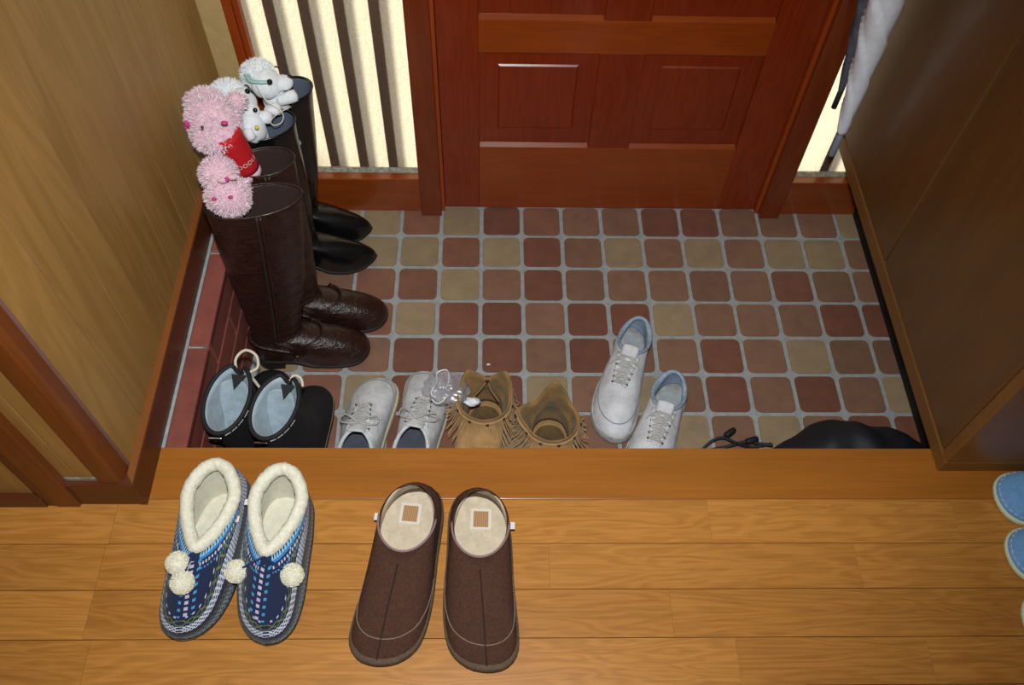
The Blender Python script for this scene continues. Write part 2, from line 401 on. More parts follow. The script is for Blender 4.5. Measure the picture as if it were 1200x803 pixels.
tube('umbrella_rod', [(.03, .26, .86), (-.075, .26, .86), (-.083, .268, .86), (-.083, .405, .86), (-.079, .408, .86), (.03, .408, .86)], .004, plain('steel', (180, 180, 180), .3, metal=1), cbt, 8)
M['umb_white'] = plain('white_umbrella_cloth', (236, 242, 250), .55, .1, 120, .05, 40)
M['umb_grey'] = plain('smoky_umbrella_film', (92, 98, 112), .35, .1, 120, .25, 30)
M['grey_plastic'] = plain('grey_plastic', (120, 130, 142), .45)
M['white_plastic'] = plain('white_plastic', (225, 225, 222), .4)
def umbrella(x, y, tip, top, label, mat, rmax, ferr_mat, ferr, ferr_r, tilt=0):
    o = tag(empty('umbrella', (x, y, tip)), label, 'umbrella', 'umbrellas hanging beside the cabinet')
    n = 60; rings = []; Lc = top-tip-ferr
    for i in range(n+1):
        t = i/n; r = rmax*(.30+.70*min(1, t*2.1)**.8) if t < .9 else rmax*(1-.75*(t-.9)/.1)
        tw = t*13
        rings.append([Vector(((r*(.88+.24*((3*(a+tw)/(2*PI)) % 1)))*math.cos(a)+tilt*t*Lc, (r*(.88+.24*((3*(a+tw)/(2*PI)) % 1)))*math.sin(a), ferr+t*Lc)) for a in [2*PI*k/60 for k in range(60)]])
    vs, fs = loft(rings, True, True, True); fixn(mesh('folded_canopy', vs, fs, mat, o))
    tube('tip', [(0, 0, 0), (0, 0, .004), (0, 0, ferr+.01)], ferr_r, ferr_mat, o, 10)
    zt = ferr+Lc
    hk = [(tilt*Lc, 0, zt-.02), (tilt*Lc, 0, zt+.08)]+[(tilt*Lc+.022-.022*math.cos(a), 0, zt+.12+.022*math.sin(a)) for a in [PI*k/8 for k in range(9)]]+[(tilt*Lc+.044, 0, zt+.08)]
    tube('handle', hk, .006, M['white_plastic'], o, 8)
umbrella(.657, -.145, .330, 1.02, 'white umbrella furled in a spiral, hanging beside the cabinet', M['umb_white'], .030, M['grey_plastic'], .062, .0075, -.085)
umbrella(.661, -.062, .388, 1.02, 'smoky grey umbrella with a black tip behind the white umbrella', M['umb_grey'], .0185, M['black'], .042, .006, -.11)

# ================================================================ footwear helpers
FOOT = [(1, 0), (.985, .34), (.95, .62), (.88, .88), (.78, .99), (.68, 1), (.55, .91), (.42, .80), (.28, .74), (.15, .70), (.06, .55), (.015, .30), (0, 0)]
ROUND = [(1, 0), (.99, .36), (.955, .68), (.89, .92), (.79, 1), (.66, .99), (.53, .92), (.4, .86), (.27, .83), (.15, .78), (.06, .60), (.015, .33), (0, 0)]
CLOG = [(1, 0), (.99, .36), (.955, .68), (.89, .92), (.79, 1), (.66, 1), (.53, .96), (.4, .93), (.27, .91), (.15, .84), (.06, .64), (.015, .35), (0, 0)]
KNIT = [(1, 0), (.985, .32), (.945, .60), (.87, .83), (.76, .96), (.64, 1), (.5, .97), (.36, .93), (.24, .88), (.13, .80), (.05, .60), (.012, .33), (0, 0)]
POINT = [(1, 0), (.985, .20), (.95, .42), (.88, .70), (.79, .90), (.69, 1), (.57, .92), (.44, .74), (.3, .66), (.16, .64), (.06, .50), (.015, .28), (0, 0)]
def resample(pts, n):
    d = [0]
    for a, b in zip(pts[:-1], pts[1:]): d.append(d[-1]+(b-a).length)
    out = []; j = 0
    for k in range(n):
        s = d[-1]*k/(n-1)
        while j < len(d)-2 and d[j+1] < s: j += 1
        f = 0 if d[j+1] == d[j] else (s-d[j])/(d[j+1]-d[j]); out.append(pts[j].lerp(pts[j+1], min(1, max(0, f))))
    return out
def loop_xy(right, left, n=48):
    """closed loop toe -> right -> heel -> left, n points, toe at index 0, heel at n/2"""
    h = n//2
    a = resample(crom(right, 140), h+1); b = resample(crom(left, 140), h+1)
    return a[:-1]+b[::-1][:-1]
def outline(L, W, tab=FOOT, n=48, bend=0.0, grow=0.0):
    def cx(s): return bend*W*(s-.45)*abs(s-.45)*2
    r = [Vector((w*(W/2+grow)+cx(s), s*(L+2*grow)-grow, 0)) for s, w in tab]
    l = [Vector((-w*(W/2+grow)+cx(s), s*(L+2*grow)-grow, 0)) for s, w in tab]
    return loop_xy(r, l, n)
def opening(y0, y1, w, z0, z1, n=48, cx0=0.0, cx1=0.0, vee=.0, zmid=None):
    """oval opening loop from heel y0 (height z0) to throat y1 (height z1); vee narrows the throat"""
    out = []
    for k in range(n):
        a = 2*PI*k/n; c = (1+math.cos(a))/2; y = y0+(y1-y0)*c
        ww = w/2*(1-vee*max(0, c-.35)**1.0/.65)
        x = math.sin(a)*ww+cx0+(cx1-cx0)*c
        e = c*c*(3-2*c)
        z = z0+(z1-z0)*e
        if zmid is not None: z += zmid*4*c*(1-c)
        out.append(Vector((x, y, z)))
    return out
def upper_rings(base, opn, nt=9, m=.5, q=1.0, zs=0.0, p=1.0):
    dm = max((Vector((o.x, o.y, 0))-Vector((b.x, b.y, 0))).length for b, o in zip(base, opn)); rings = []
    for k in range(nt+1):
        a = k/nt*PI/2; h = 1-math.cos(a)**p; s = math.sin(a)**q; r = []
        for b, o in zip(base, opn):
            w = (Vector((o.x-b.x, o.y-b.y, 0))).length/dm; mm = m*min(1, w*1.3)
            zf = s*(1-mm)+mm*h
            r.append(Vector((b.x+(o.x-b.x)*h, b.y+(o.y-b.y)*h, zs+b.z+(o.z-zs-b.z)*zf)))
        rings.append(r)
    return rings
def sole_part(out, z0, z1, mat, parent, name='sole', edge=.002, spring=0.0, L=.26, heel=None):
    def rg(s, z):
        c = sum(out, Vector())/len(out)
        res = []
        for p in out:
            q = c+(p-c)*s; t = q.y/L; sp = spring*max(0, t-.72)**2/.078
            res.append(Vector((q.x, q.y, z+sp)))
        return res
    R = [rg(.965, z0), rg(.99, z0+edge), rg(1, z0+2*edge), rg(1, z1-edge), rg(.985, z1)]
    vs, fs = loft(R, True, True, True); o = mesh(name, vs, fs, mat, parent); fixn(o); return o
def insole_part(out, s, z, mat, parent, name='insole'):
    c = sum(out, Vector())/len(out); n = len(out)
    vs = [c+(p-c)*s+Vector((0, 0, z)) for p in out]+[c+(p-c)*s*.9+Vector((0, 0, z-.0015)) for p in out]+[c+Vector((0, 0, z-.002))]
    fs = [(i, (i+1) % n, n+(i+1) % n, n+i) for i in range(n)]+[(n+i, n+(i+1) % n, 2*n) for i in range(n)]
    o = mesh(name, vs, fs, mat, parent)
    bm = bmesh.new(); bm.from_mesh(o.data)
    for f in bm.faces:
        if f.normal.z < 0: f.normal_flip()
    bm.to_mesh(o.data); bm.free(); return o
def surf_uv(rings):
    n = len(rings[0]); arc = [0]
    for i in range(n-1): arc.append(arc[-1]+(rings[0][i+1]-rings[0][i]).length)
    tot = arc[-1]; uv1, uv2 = [], []
    dist = [[0]*n for _ in rings]
    for k in range(1, len(rings)):
        for i in range(n): dist[k][i] = dist[k-1][i]+(rings[k][i]-rings[k-1][i]).length
    for k in range(len(rings)):
        for i in range(n):
            a = min(arc[i], tot+.0-arc[i]) if True else 0
            uv1.append((a, dist[k][i])); uv2.append((rings[k][i].x, dist[-1][i]-dist[k][i]))
    return {'sole': uv1, 'collar': uv2}
def ring_point(rings, i, t):
    """surface point at column i and ring fraction t"""
    x = t*(len(rings)-1); k = min(int(x), len(rings)-2); return rings[k][i % len(rings[0])].lerp(rings[k+1][i % len(rings[0])], x-k)
def normal_at(rings, i, t):
    e = .02
    a = ring_point(rings, i, max(0, t-e)); b = ring_point(rings, i, min(1, t+e)); c = ring_point(rings, i-1, t); d = ring_point(rings, i+1, t)
    nn = (d-c).cross(b-a); nn.normalize(); nn = -nn if nn.dot(ring_point(rings, i, t)-Vector((0, .12, -.02))) < 0 else nn
    return nn
def place(name, heel, toe, label, cat, group, z):
    d = Vector((toe[0]-heel[0], toe[1]-heel[1])); o = empty(name, (heel[0], heel[1], z), math.atan2(-d.x, d.y))
    return tag(o, label, cat, group), d.length
def fluff(parent, name, blobs, n, ln, mat, wd=.0011, seed=1, keep=None):
    """tinsel like pile over ellipsoids (centre, radii); one uncountable part"""
    R = random.Random(seed); vs, fs = [], []
    tot = sum(b[1][0]*b[1][1] for b in blobs)
    for c, r in blobs:
        for _ in range(int(n*r[0]*r[1]/tot)):
            z = R.uniform(-1, 1); a = R.uniform(0, 2*PI); q = math.sqrt(1-z*z); d = Vector((q*math.cos(a), q*math.sin(a), z))
            p = Vector(c)+Vector((d.x*r[0], d.y*r[1], d.z*r[2]))
            if keep and not keep(p): continue
            t = Vector((R.gauss(0, 1), R.gauss(0, 1), R.gauss(0, 1))); g = (d+t*.45).normalized(); s = g.cross(t).normalized()*wd
            l = ln*R.uniform(.6, 1.2); b = len(vs); k = t.cross(d).normalized()*l*.35
            vs += [p-s-d*ln*.2, p+s-d*ln*.2, p+g*l*.6+k*.4+s, p+g*l*.6+k*.4-s, p+g*l+k]
            fs += [(b, b+1, b+2, b+3), (b+3, b+2, b+4)]
    o = mesh(name, vs, fs, mat, parent, False); o['kind'] = 'stuff'; return o
def lumpy(f, amp, seed=0):
    return lambda p: 1+amp*noise.noise(p*f+Vector((seed, seed*.7, 0)))

M['felt'] = plain('brown_felt', (80, 52, 40), .95, .6, 500, .18, 240, spec=.2)
M['clog_sole'] = plain('brown_rubber_sole', (94, 74, 54), .8, .3, 400, .2, 200)
M['cream'] = plain('cream_insole', (205, 190, 164), .95, .4, 420, .1, 60)
M['piping'] = plain('mauve_piping', (140, 112, 112), .9, .3, 600)
M['thread'] = plain('grey_thread', (128, 108, 98), .9)
M['darkseam'] = plain('dark_seam', (40, 24, 18), .95)
M['white_tag'] = plain('white_tag', (214, 210, 200), .8)
M['fleece'] = plain('cream_fleece', (232, 228, 205), 1.0, .9, 260, .08, 160, sheen=.2)
M['fleece_in'] = plain('cream_fleece_inside', (214, 210, 188), 1.0, .6, 300, .06, 80, sheen=.2)
M['knit_sole'] = plain('grey_green_sole', (132, 130, 108), .8)
M['tan_print'] = None
def print_mat():
    b = NB('label_print'); v = b.coord('Generated'); sx = b.n('ShaderNodeSeparateXYZ'); b.l(v, sx.inputs[0])
    wv = b.math('GREATER_THAN', b.math('SINE', b.math('MULTIPLY', sx.outputs[0], 70)), .2)
    inx = b.math('LESS_THAN', b.math('ABSOLUTE', b.math('SUBTRACT', sx.outputs[0], .5)), .36)
    iny = b.math('LESS_THAN', b.math('ABSOLUTE', b.math('SUBTRACT', sx.outputs[1], .5)), .38)
    ins = b.math('MULTIPLY', inx, iny)
    base = b.mix(wv, lin((176, 138, 96)), lin((140, 100, 66)))
    b.set(Base_Color=b.mix(ins, lin((206, 200, 186)), base), Roughness=.8); return b.m
M['tan_print'] = print_mat()

# ---------------------------------------------------------------- brown felt clogs
def clog(heel, toe, side, label):
    o, L = place('clog_slipper', heel, toe, label, 'slipper', 'pair of brown felt clogs on the hall floor', H)
    W = .115; S = outline(L, W, CLOG, 64, -.25*side)
    sole_part(S, 0, .020, M['clog_sole'], o, 'sole', .003, .006, L)
    B = [p+Vector((0, 0, .014)) for p in outline(L, W-.004, CLOG, 64, -.25*side, -.001)]
    O = opening(.010, L*.46, W*.80, .046, .070, 64, 0, 0, 0, -.004)
    rg = upper_rings(B, O, 12, .55, .8)
    u = mesh('upper', *loft(rg), [M['felt'], M['cream']], o); solidify(u, .004, -1, 1)
    insole_part(outline(L, W, CLOG, 64, -.25*side), .90, .026, M['cream'], o, 'footbed')
    tube('collar_piping', [O[k]+Vector((0, -.001, .0004)) for k in range(-16, 17)], .0020, M['piping'], o, 6)
    st = []
    for k in range(-17, 18):
        f = abs(k)/17; t = .40*(1-f**2.6)+.02
        if t > 0: st.append(ring_point(rg, k, t)+normal_at(rg, k, t)*.0003)
    tube('stitching', st, .0009, M['thread'], o, 5)
    tube('centre_seam', [ring_point(rg, 0, t/14)+normal_at(rg, 0, t/14)*.0003 for t in range(1, 14)], .0013, M['darkseam'], o, 5)
    lb = mesh('printed_label', [Vector((x, y, .0262)) for x, y in ((-.017, L*.125), (.017, L*.125), (.017, L*.125+.036), (-.017, L*.125+.036))], [(0, 1, 2, 3)], M['tan_print'], o, False)
    i = 32+14 if side > 0 else 32-14
    p = ring_point(rg, i, .9)
    sx = -1 if p.x < 0 else 1
    box('side_tag', (p.x+(-.0095 if sx < 0 else 0), p.y-.006, p.z-.010), (p.x+(0 if sx < 0 else .0095), p.y+.006, p.z-.008), M['white_tag'], o, .0004)
def PT(x, y, z): v = at(x, y, z); return (v.x, v.y)
clog((-.202, -.902), (-.230, -1.197), -1, 'brown felt clog with cream footbed, nearer the knitted slippers')
clog((-.090, -.912), (-.097, -1.205), 1, 'brown felt clog with cream footbed, farther from the knitted slippers')

# ---------------------------------------------------------------- knitted slippers
def knit_mat():
    b = NB('fair_isle_knit')
    uv = b.n('ShaderNodeUVMap', uv_map='sole').outputs[0]; s = b.n('ShaderNodeSeparateXYZ'); b.l(uv, s.inputs[0]); U, V = s.outputs[0], s.outputs[1]
    uv2 = b.n('ShaderNodeUVMap', uv_map='collar').outputs[0]; s2 = b.n('ShaderNodeSeparateXYZ'); b.l(uv2, s2.inputs[0]); X, C = s2.outputs[0], s2.outputs[1]
    c = lin((16, 30, 68))
    g_ = b.math('POWER', 2.718, b.math('MULTIPLY', b.math('POWER', b.math('DIVIDE', U, .055), 2.0), -1.0))
    V0 = V; V = b.math('MULTIPLY', V, b.math('MULTIPLY_ADD', g_, .85, .60))
    def band(cur, coordv, a, z, colr, motif=None):
        m = b.math('MULTIPLY', b.math('GREATER_THAN', coordv, a), b.math('LESS_THAN', coordv, z))
        if motif is not None: m = b.math('MULTIPLY', m, motif)
        return b.mix(m, cur, lin(colr))
    def fr(v, p, o=0.0): return b.math('SUBTRACT', b.math('FRACT', b.math('ADD', b.math('DIVIDE', v, p), o)), .5)
    def cross(a, z, p, th=.17):
        u = b.math('ABSOLUTE', fr(U, p)); v = b.math('ABSOLUTE', b.math('SUBTRACT', b.math('DIVIDE', b.math('SUBTRACT', V, a), z-a), .5))
        return b.math('LESS_THAN', b.math('ABSOLUTE', b.math('SUBTRACT', u, v)), th)
    def dash(v, p, duty, o=0.0): return b.math('LESS_THAN', b.math('ABSOLUTE', fr(v, p, o)), duty/2)
    cur = c
    cur = band(cur, V, -.1, .004, (92, 104, 110))
    cur = band(cur, V, .004, .009, (70, 130, 190), dash(U, .009, .6))
    cur = band(cur, V, .009, .016, (150, 164, 160), cross(.009, .016, .007, .17))
    cur = band(cur, V, .016, .023, (92, 102, 70), cross(.016, .023, .008, .14))
    cur = band(cur, V, .023, .031, (34, 26, 52))
    cur = band(cur, V, .031, .0385, (218, 226, 240), cross(.031, .0385, .0072, .21))
    cur = band(cur, V, .0385, .046, (218, 226, 240), cross(.0385, .046, .0072, .21))
    cur = band(cur, V, .048, .060, (112, 122, 58), cross(.048, .060, .0145, .13))
    cur = band(cur, V, .064, .068, (196, 206, 226), dash(U, .012, .35))
    # centre dashes over the instep
    inst = b.math('MULTIPLY', b.math('GREATER_THAN', V, .066), b.math('GREATER_THAN', C, .016))
    d1 = b.math('MULTIPLY', b.math('LESS_THAN', b.math('ABSOLUTE', X), .0028), dash(V0, .009, .55))
    d2 = b.math('MULTIPLY', b.math('LESS_THAN', b.math('ABSOLUTE', b.math('SUBTRACT', b.math('ABSOLUTE', X), .010)), .0022), dash(V0, .011, .4, .3))
    cur = b.mix(b.math('MULTIPLY', inst, d1), cur, lin((206, 196, 226)))
    cur = b.mix(b.math('MULTIPLY', inst, d2), cur, lin((70, 160, 214)))
    # bands below the collar, at the sides and heel only
    nh = b.math('GREATER_THAN', U, .02)
    cur = band(cur, C, .0, .012, (20, 32, 74), nh)
    tri = b.math('LESS_THAN', b.math('ABSOLUTE', fr(U, .010)), b.math('MULTIPLY', C, 38))
    cur = band(cur, C, .002, .012, (150, 206, 238), b.math('MULTIPLY', tri, nh))
    cur = band(cur, C, .012, .0165, (56, 136, 206), nh)
    cur = band(cur, C, .020, .0245, (214, 206, 226), b.math('MULTIPLY', dash(U, .010, .5), nh))
    cur = band(cur, C, .028, .031, (70, 150, 210), b.math('MULTIPLY', dash(U, .010, .5, .5), nh))
    st = b.n('ShaderNodeTexVoronoi'); st.inputs['Scale'].default_value = 520; b.l(b.coord(), st.inputs['Vector'])
    cur = b.mix(b.math('MULTIPLY', st.outputs['Distance'], .5), cur, (.01, .015, .03, 1))
    b.set(Base_Color=cur, Roughness=.95, Sheen_Weight=.15); b.bump(st.outputs['Distance'], .6, .0015); return b.m
M['knit'] = knit_mat()
def pompom(o, c, r, seed):
    p = ball('pompom', c, r, M['fleece'], o, 24, 16, lambda d: 1+.07*noise.noise(d*9+Vector((seed, 0, 0))))
    R = fluff(p, 'pile', [(c, (r*.97,)*3)], 2600, .0026, M['fleece'], .0005, seed)
def knit_slipper(heel, toe, side, poms, label):
    o, L = place('knitted_slipper', heel, toe, label, 'slipper', 'pair of knitted slippers on the hall floor', H)
    W = .100; n = 72; S = outline(L, W, KNIT, n, -.2*side)
    sole_part(S, 0, .011, M['knit_sole'], o, 'sole', .002, .008, L)
    B = [p+Vector((0, 0, .008)) for p in outline(L, W+.005, KNIT, n, -.2*side, .0)]
    for p in B: p.z += .008*max(0, p.y/L-.72)**2/.078
    O = opening(.004, L*.565, W*.92, .102, .090, n, 0, 0, .42, -.006)
    rg = upper_rings(B, O, 18, .42, .72)
    # heel leans over a little, ankle narrows
    u = mesh('knitted_upper', *loft(rg), [M['knit'], M['fleece_in']], o, True, surf_uv(rg)); solidify(u, .005, -1, 1)
    # inside wall of fleece and footbed
    insole_part(S, .80, .022, M['fleece_in'], o, 'footbed')
    # thick fleece collar
    R0 = random.Random(5); pts = []
    for k in range(n):
        p = O[k]; pts.append(p+Vector((0, 0, .001)))
    rings = []; sd = 14; c0 = sum(pts, Vector())/n
    for k in range(n):
        d = (pts[(k+1) % n]-pts[k-1]).normalized(); out = Vector((pts[k].x-c0.x, pts[k].y-c0.y, 0)); out = (out-d*out.dot(d)).normalized(); upv = d.cross(out); upv = upv if upv.z > 0 else -upv
        rr = []
        for a in range(sd):
            A = 2*PI*a/sd; q = pts[k]+out*(math.cos(A)*.0105-.007)+upv*(math.sin(A)*.0125-.003)
            q += (q-pts[k]).normalized()*.0022*noise.noise(q*130); rr.append(q)
        rings.append(rr)
    rings.append(rings[0]); vs, fs = loft(rings); fc = mesh('fleece_collar', vs, fs, M['fleece'], o); clean(fc)
    # fleece lining running down from the collar
    lin_r = [[O[i]+Vector((-O[i].x*.16, (c0.y-O[i].y)*.10, -.004)) for i in range(n)]]
    c = sum(S, Vector())/n
    for f, dz in ((.35, .5), (.75, .85), (1, 1)):
        lin_r.append([lin_r[0][i].lerp(c+(S[i]-c)*.80+Vector((0, 0, .022)) if S[i].y < L*.62 else Vector((S[i].x*.8, L*.62+(S[i].y-L*.62)*.45, .024)), f) for i in range(n)])
    vs, fs = loft(lin_r); ln = mesh('fleece_lining', vs, fs, M['fleece_in'], o); ln.data.flip_normals()
    th = O[0]
    for k, (dx, dy) in enumerate(poms):
        i = 0
        base = Vector((dx, th.y+dy, 0)); best = min((q for r in rg[4:] for q in r), key=lambda q: (q.x-base.x)**2+(q.y-base.y)**2)
        cpt = best+Vector((0, .0, .0145)); pompom(o, cpt, .0165, k+3)
        tube('cord', crom([th+Vector((0, .004, .002)), (th+cpt)/2+Vector((0, .004, .006)), cpt], 8), .0018, M['navy_cord'], o)
    i = n//2-13 if side < 0 else n//2+13
    p = O[n//2-16 if side > 0 else n//2+20]
    sx = 1 if p.x > 0 else -1
    box('side_tag', (p.x+(0 if sx > 0 else -.011), p.y-.005, p.z-.012), (p.x+(.011 if sx > 0 else 0), p.y+.005, p.z-.010), M['white_tag'], o, .0004)
M['navy_cord'] = plain('navy_cord', (24, 40, 90), .9)
# local +x of a slipper that points at the viewer is the picture's left
knit_slipper((-.510, -.893), (-.535, -1.158), -1, [(.006, .046), (.020, .026)], 'blue patterned knitted slipper with both pompoms on one side, by the wall corner')
knit_slipper((-.404, -.901), (-.428, -1.163), 1, [(.042, .022), (-.042, .022)], 'blue patterned knitted slipper with pompoms spread apart, beside the brown clogs')

# ---------------------------------------------------------------- light blue slippers
M['blue_felt'] = plain('light_blue_felt', (112, 164, 214), .95, .4, 420, .08, 120, sheen=.2)
M['pale_edge'] = plain('pale_green_edge', (206, 214, 178), .8)
M['pale_thread'] = plain('pale_thread', (196, 212, 232), .8)
def blue_slipper(toe, heel, label):
    o, L = place('blue_slipper', heel, toe, label, 'slipper', 'light blue slippers lined up on the hall floor', H)
    W = .098; S = outline(L, W, ROUND, 56)
    sole_part(S, 0, .012, M['pale_edge'], o, 'sole', .002, .004, L)
    B = [p+Vector((0, 0, .011)) for p in outline(L, W-.006, ROUND, 56, 0, -.001)]
    O = opening(.006, L*.52, W*.84, .018, .062, 56); rg = upper_rings(B, O, 10, .45, .8)
    u = mesh('upper', *loft(rg), [M['blue_felt'], M['cream']], o); solidify(u, .003, -1, 1)
    insole_part(S, .88, .016, M['cream'], o, 'footbed')
    for k in range(-13, 13):
        a, b = (ring_point(rg, k+f, .17)+normal_at(rg, k+f, .17)*.0006 for f in (0, 1)); c = b.lerp(a, .35)
        tube('stitch', [a, c], .0009, M['pale_thread'], o, 4)
blue_slipper((.785, -.924), (1.035, -.921), 'light blue felt slipper close to the cabinet side')
blue_slipper((.772, -1.025), (1.020, -1.020), 'light blue felt slipper next to the one at the cabinet')
blue_slipper((.763, -1.132), (1.010, -1.14), 'light blue slipper farthest from the cabinet, mostly hidden')

# ---------------------------------------------------------------- tall boots
def leather(name, c, c2, rough, scale=60, bump=.35, coat=.2, wrinkle=False):
    b = NB(name); v = b.coord(); n = b.noise(v, scale, 4, .6); f = b.noise(v, 420, 3, .6)
    b.set(Base_Color=b.ramp(n, [(.3, lin(c2)), (.7, lin(c))]), Roughness=rough, Coat_Weight=coat, Coat_Roughness=.2)
    h = b.math('ADD', b.math('MULTIPLY', n, 1.0), b.math('MULTIPLY', f, .3)); 
    if wrinkle:
        wz = b.noise(b.map(v, (14, 14, 55)), 1.0, 3, .55, .6); h = b.math('ADD', h, b.math('MULTIPLY', wz, 1.7)); bump = .8
    b.bump(h, bump, .003); return b.m
M['brown_leather'] = leather('brown_leather', (52, 30, 24), (36, 19, 16), .30, 60, .35, .25, True)
M['black_leather'] = leather('black_leather', (18, 18, 20), (11, 11, 12), .26, 50, .22, .3)
M['boot_in'] = plain('boot_lining_brown', (52, 34, 28), .9)
M['boot_in_grey'] = plain('boot_lining_grey', (92, 102, 118), .8)
M['rubber'] = plain('dark_rubber', (24, 18, 15), .7)
M['brass'] = plain('dull_brass', (120, 84, 50), .45, metal=.9)
M['zip'] = plain('zip_seam', (44, 30, 24), .6)
def tall_boot(name, heel, toe, label, group, mats, tab, rim_c, rim_r, rim_z, rim_rot, strap=False, cuff=0.0, W=.091, zipx=None, heel_h=.028):
    """rim_c world xy of the rim centre"""
    lt, lin_m, solem = mats
    o, L = place(name, heel, toe, label, 'boot', group, 0)
    n = 56; S = outline(L, W, tab, n)
    def lift(p): # raised heel, flat forefoot
        t = p.y/L; e = min(1, max(0, (.52-t)/.22)); e = e*e*(3-2*e); sp = .010*max(0, t-.75)**2/.0625
        return heel_h*e*.75+sp
    def srg(s, z):
        c = sum(S, Vector())/n; return [c+(p-c)*s+Vector((0, 0, lift(p)+z)) for p in S]
    vs, fs = loft([srg(.95, .0), srg(.985, .002), srg(1, .004), srg(1, .007), srg(.98, .009)], True, True, True); fixn(mesh('sole', vs, fs, solem, o))
    HP = [p for p in outline(L, W, tab, 96) if p.y < L*.27]
    hx = max(p.x for p in HP); poly = [(hx*math.sin(a)*.93, L*.125-L*.118*math.cos(a)) for a in [PI*k/12-PI/2 for k in range(13)]]+[(-hx*.9, L*.245)][:0]
    poly = [(-hx*.93, L*.25)]+[(hx*.93*math.sin(a), L*.125-L*.118*math.cos(a)) for a in [-PI/2+PI*k/12 for k in range(13)]]+[(hx*.93, L*.25)]
    prism('heel_block', poly, 0.0, heel_h*.78+.003, solem, o, 'Z')
    inv = o.rotation_euler.to_matrix().inverted()
    lc = inv @ Vector((rim_c[0]-heel[0], rim_c[1]-heel[1], 0))
    B = [p+Vector((0, 0, lift(p)+.008)) for p in outline(L, W-.004, tab, n)]
    ank = opening(.012, L*.44, W*.72, .105, .100, n)
    rg = upper_rings(B, ank, 14, .42, .95)
    # shaft from ankle to rim with creases
    a0c = sum(ank, Vector())/n; Rm = 26
    def rimloop():
        r = []
        for k in range(n):
            a = 2*PI*k/n; v = Vector((math.sin(a)*rim_r[1], math.cos(a)*rim_r[0], 0))
            v = Matrix.Rotation(rim_rot, 3, 'Z') @ v
            r.append(Vector((lc.x, lc.y, rim_z))+v)
        return r
    rl = rimloop(); shaft = []
    for j in range(1, Rm+1):
        f = j/Rm; e = f**.8
        rr = []
        for k in range(n):
            p = ank[k].lerp(rl[k], e); p.z = ank[k].z+(rl[k].z-ank[k].z)*f
            q = 1+.075*(1-f)**1.5*noise.noise(Vector((p.x*14, p.y*14, p.z*48+len(label))))+.02*noise.noise(Vector((p.x*10, p.y*10, p.z*9)))
            cx = a0c.x+(lc.x-a0c.x)*e; cy = a0c.y+(lc.y-a0c.y)*e
            # calf swell
            sw = 1+.05*math.sin(PI*min(1, f*1.15))*(1 if f < .87 else .8)
            if f > .97: q = 1; sw = 1
            p.x = cx+(p.x-cx)*q*sw; p.y = cy+(p.y-cy)*q*sw; rr.append(p)
        shaft.append(rr)
    allr = rg+shaft; allr_s = allr
    vs, fs = loft(allr); u = mesh('leather_shaft', vs, fs, [lt, lin_m], o); solidify(u, .003, -1, 1); subsurf(u, 1)
    tube('rim', [p+Vector((0, 0, .0005)) for p in rl], .0019, lt, o, 6, True)
    insole_part(S, .8, .05, lin_m, o)
    if zipx is not None:
        col_i = zipx; zp = [allr[k][col_i % n]+(allr[k][col_i % n]-Vector((lc.x, lc.y, allr[k][col_i % n].z))).normalized()*.0018 for k in range(9, len(allr))]
        tube('zip', zp, .0028, M['zip'], o, 6)
        tube('zip_flap', [p+Vector((0, .007, 0)) for p in zp], .0022, lt, o, 6)
    if strap:
        # harness: a strap over the instep, one behind the heel and one under the arch, joined by studs
        def on(i, t, d=.0022): return ring_point(rg, i, t)+normal_at(rg, i, t)*d
        s1 = [on(k, .80 if abs(k) < 7 else .80-.05*(abs(k)-7), .003) for k in range(-17, 18)]
        tube('strap', s1, .0055, lt, o, 6, False, .4)
        s2 = [on(28+k, .62-.012*abs(k), .003) for k in range(-12, 13)]
        tube('strap', s2, .0050, lt, o, 6, False, .4)
        for sgn in (1, -1):
            tube('strap', [on(sgn*17, .30+.0*f, .003)+Vector((0, 0, -.006*f)) for f in (0, 1, 2, 3)], .005, lt, o, 6, False, .4)
            ball('stud', on(sgn*16, .36, .005), .0042, M['brass'], o, 10, 6)
            for f in range(4): ball('stud', on(sgn*(6+3*f), .80 if f < 1 else .80-.05*(3*f-1), .0055), .0021, M['brass'], o, 8, 5)
    return o, allr
BR = (M['brown_leather'], M['boot_in'], M['rubber'])
BK = (M['black_leather'], M['boot_in_grey'], M['rubber'])
tall_boot('tall_boot', (-.597, -.460), (-.346, -.438), 'tall dark brown leather boot holding the lower pink poodle, nearer the hall step', 'brown leather boots', BR, ROUND, (-.514, -.406), (.089, .040), .452, .17, True, zipx=14)
tall_boot('tall_boot', (-.570, -.364), (-.312, -.346), 'tall dark brown leather boot holding the red cup poodle, next to the black boots', 'brown leather boots', BR, ROUND, (-.512, -.306), (.060, .038), .452, .17, True, zipx=14)
tall_boot('tall_boot', (-.585, -.208), (-.350, -.176), 'tall black leather boot holding the white toy with yellow buttons', 'black leather boots', BK, POINT, (-.520, -.205), (.058, .040), .452, .35, W=.081, heel_h=.034)
tall_boot('tall_boot', (-.588, -.106), (-.368, -.090), 'tall black leather boot nearest the door frame, holding the white toy with a turquoise ribbon', 'black leather boots', BK, POINT, (-.490, -.105), (.050, .038), .455, .35, W=.081, heel_h=.034)

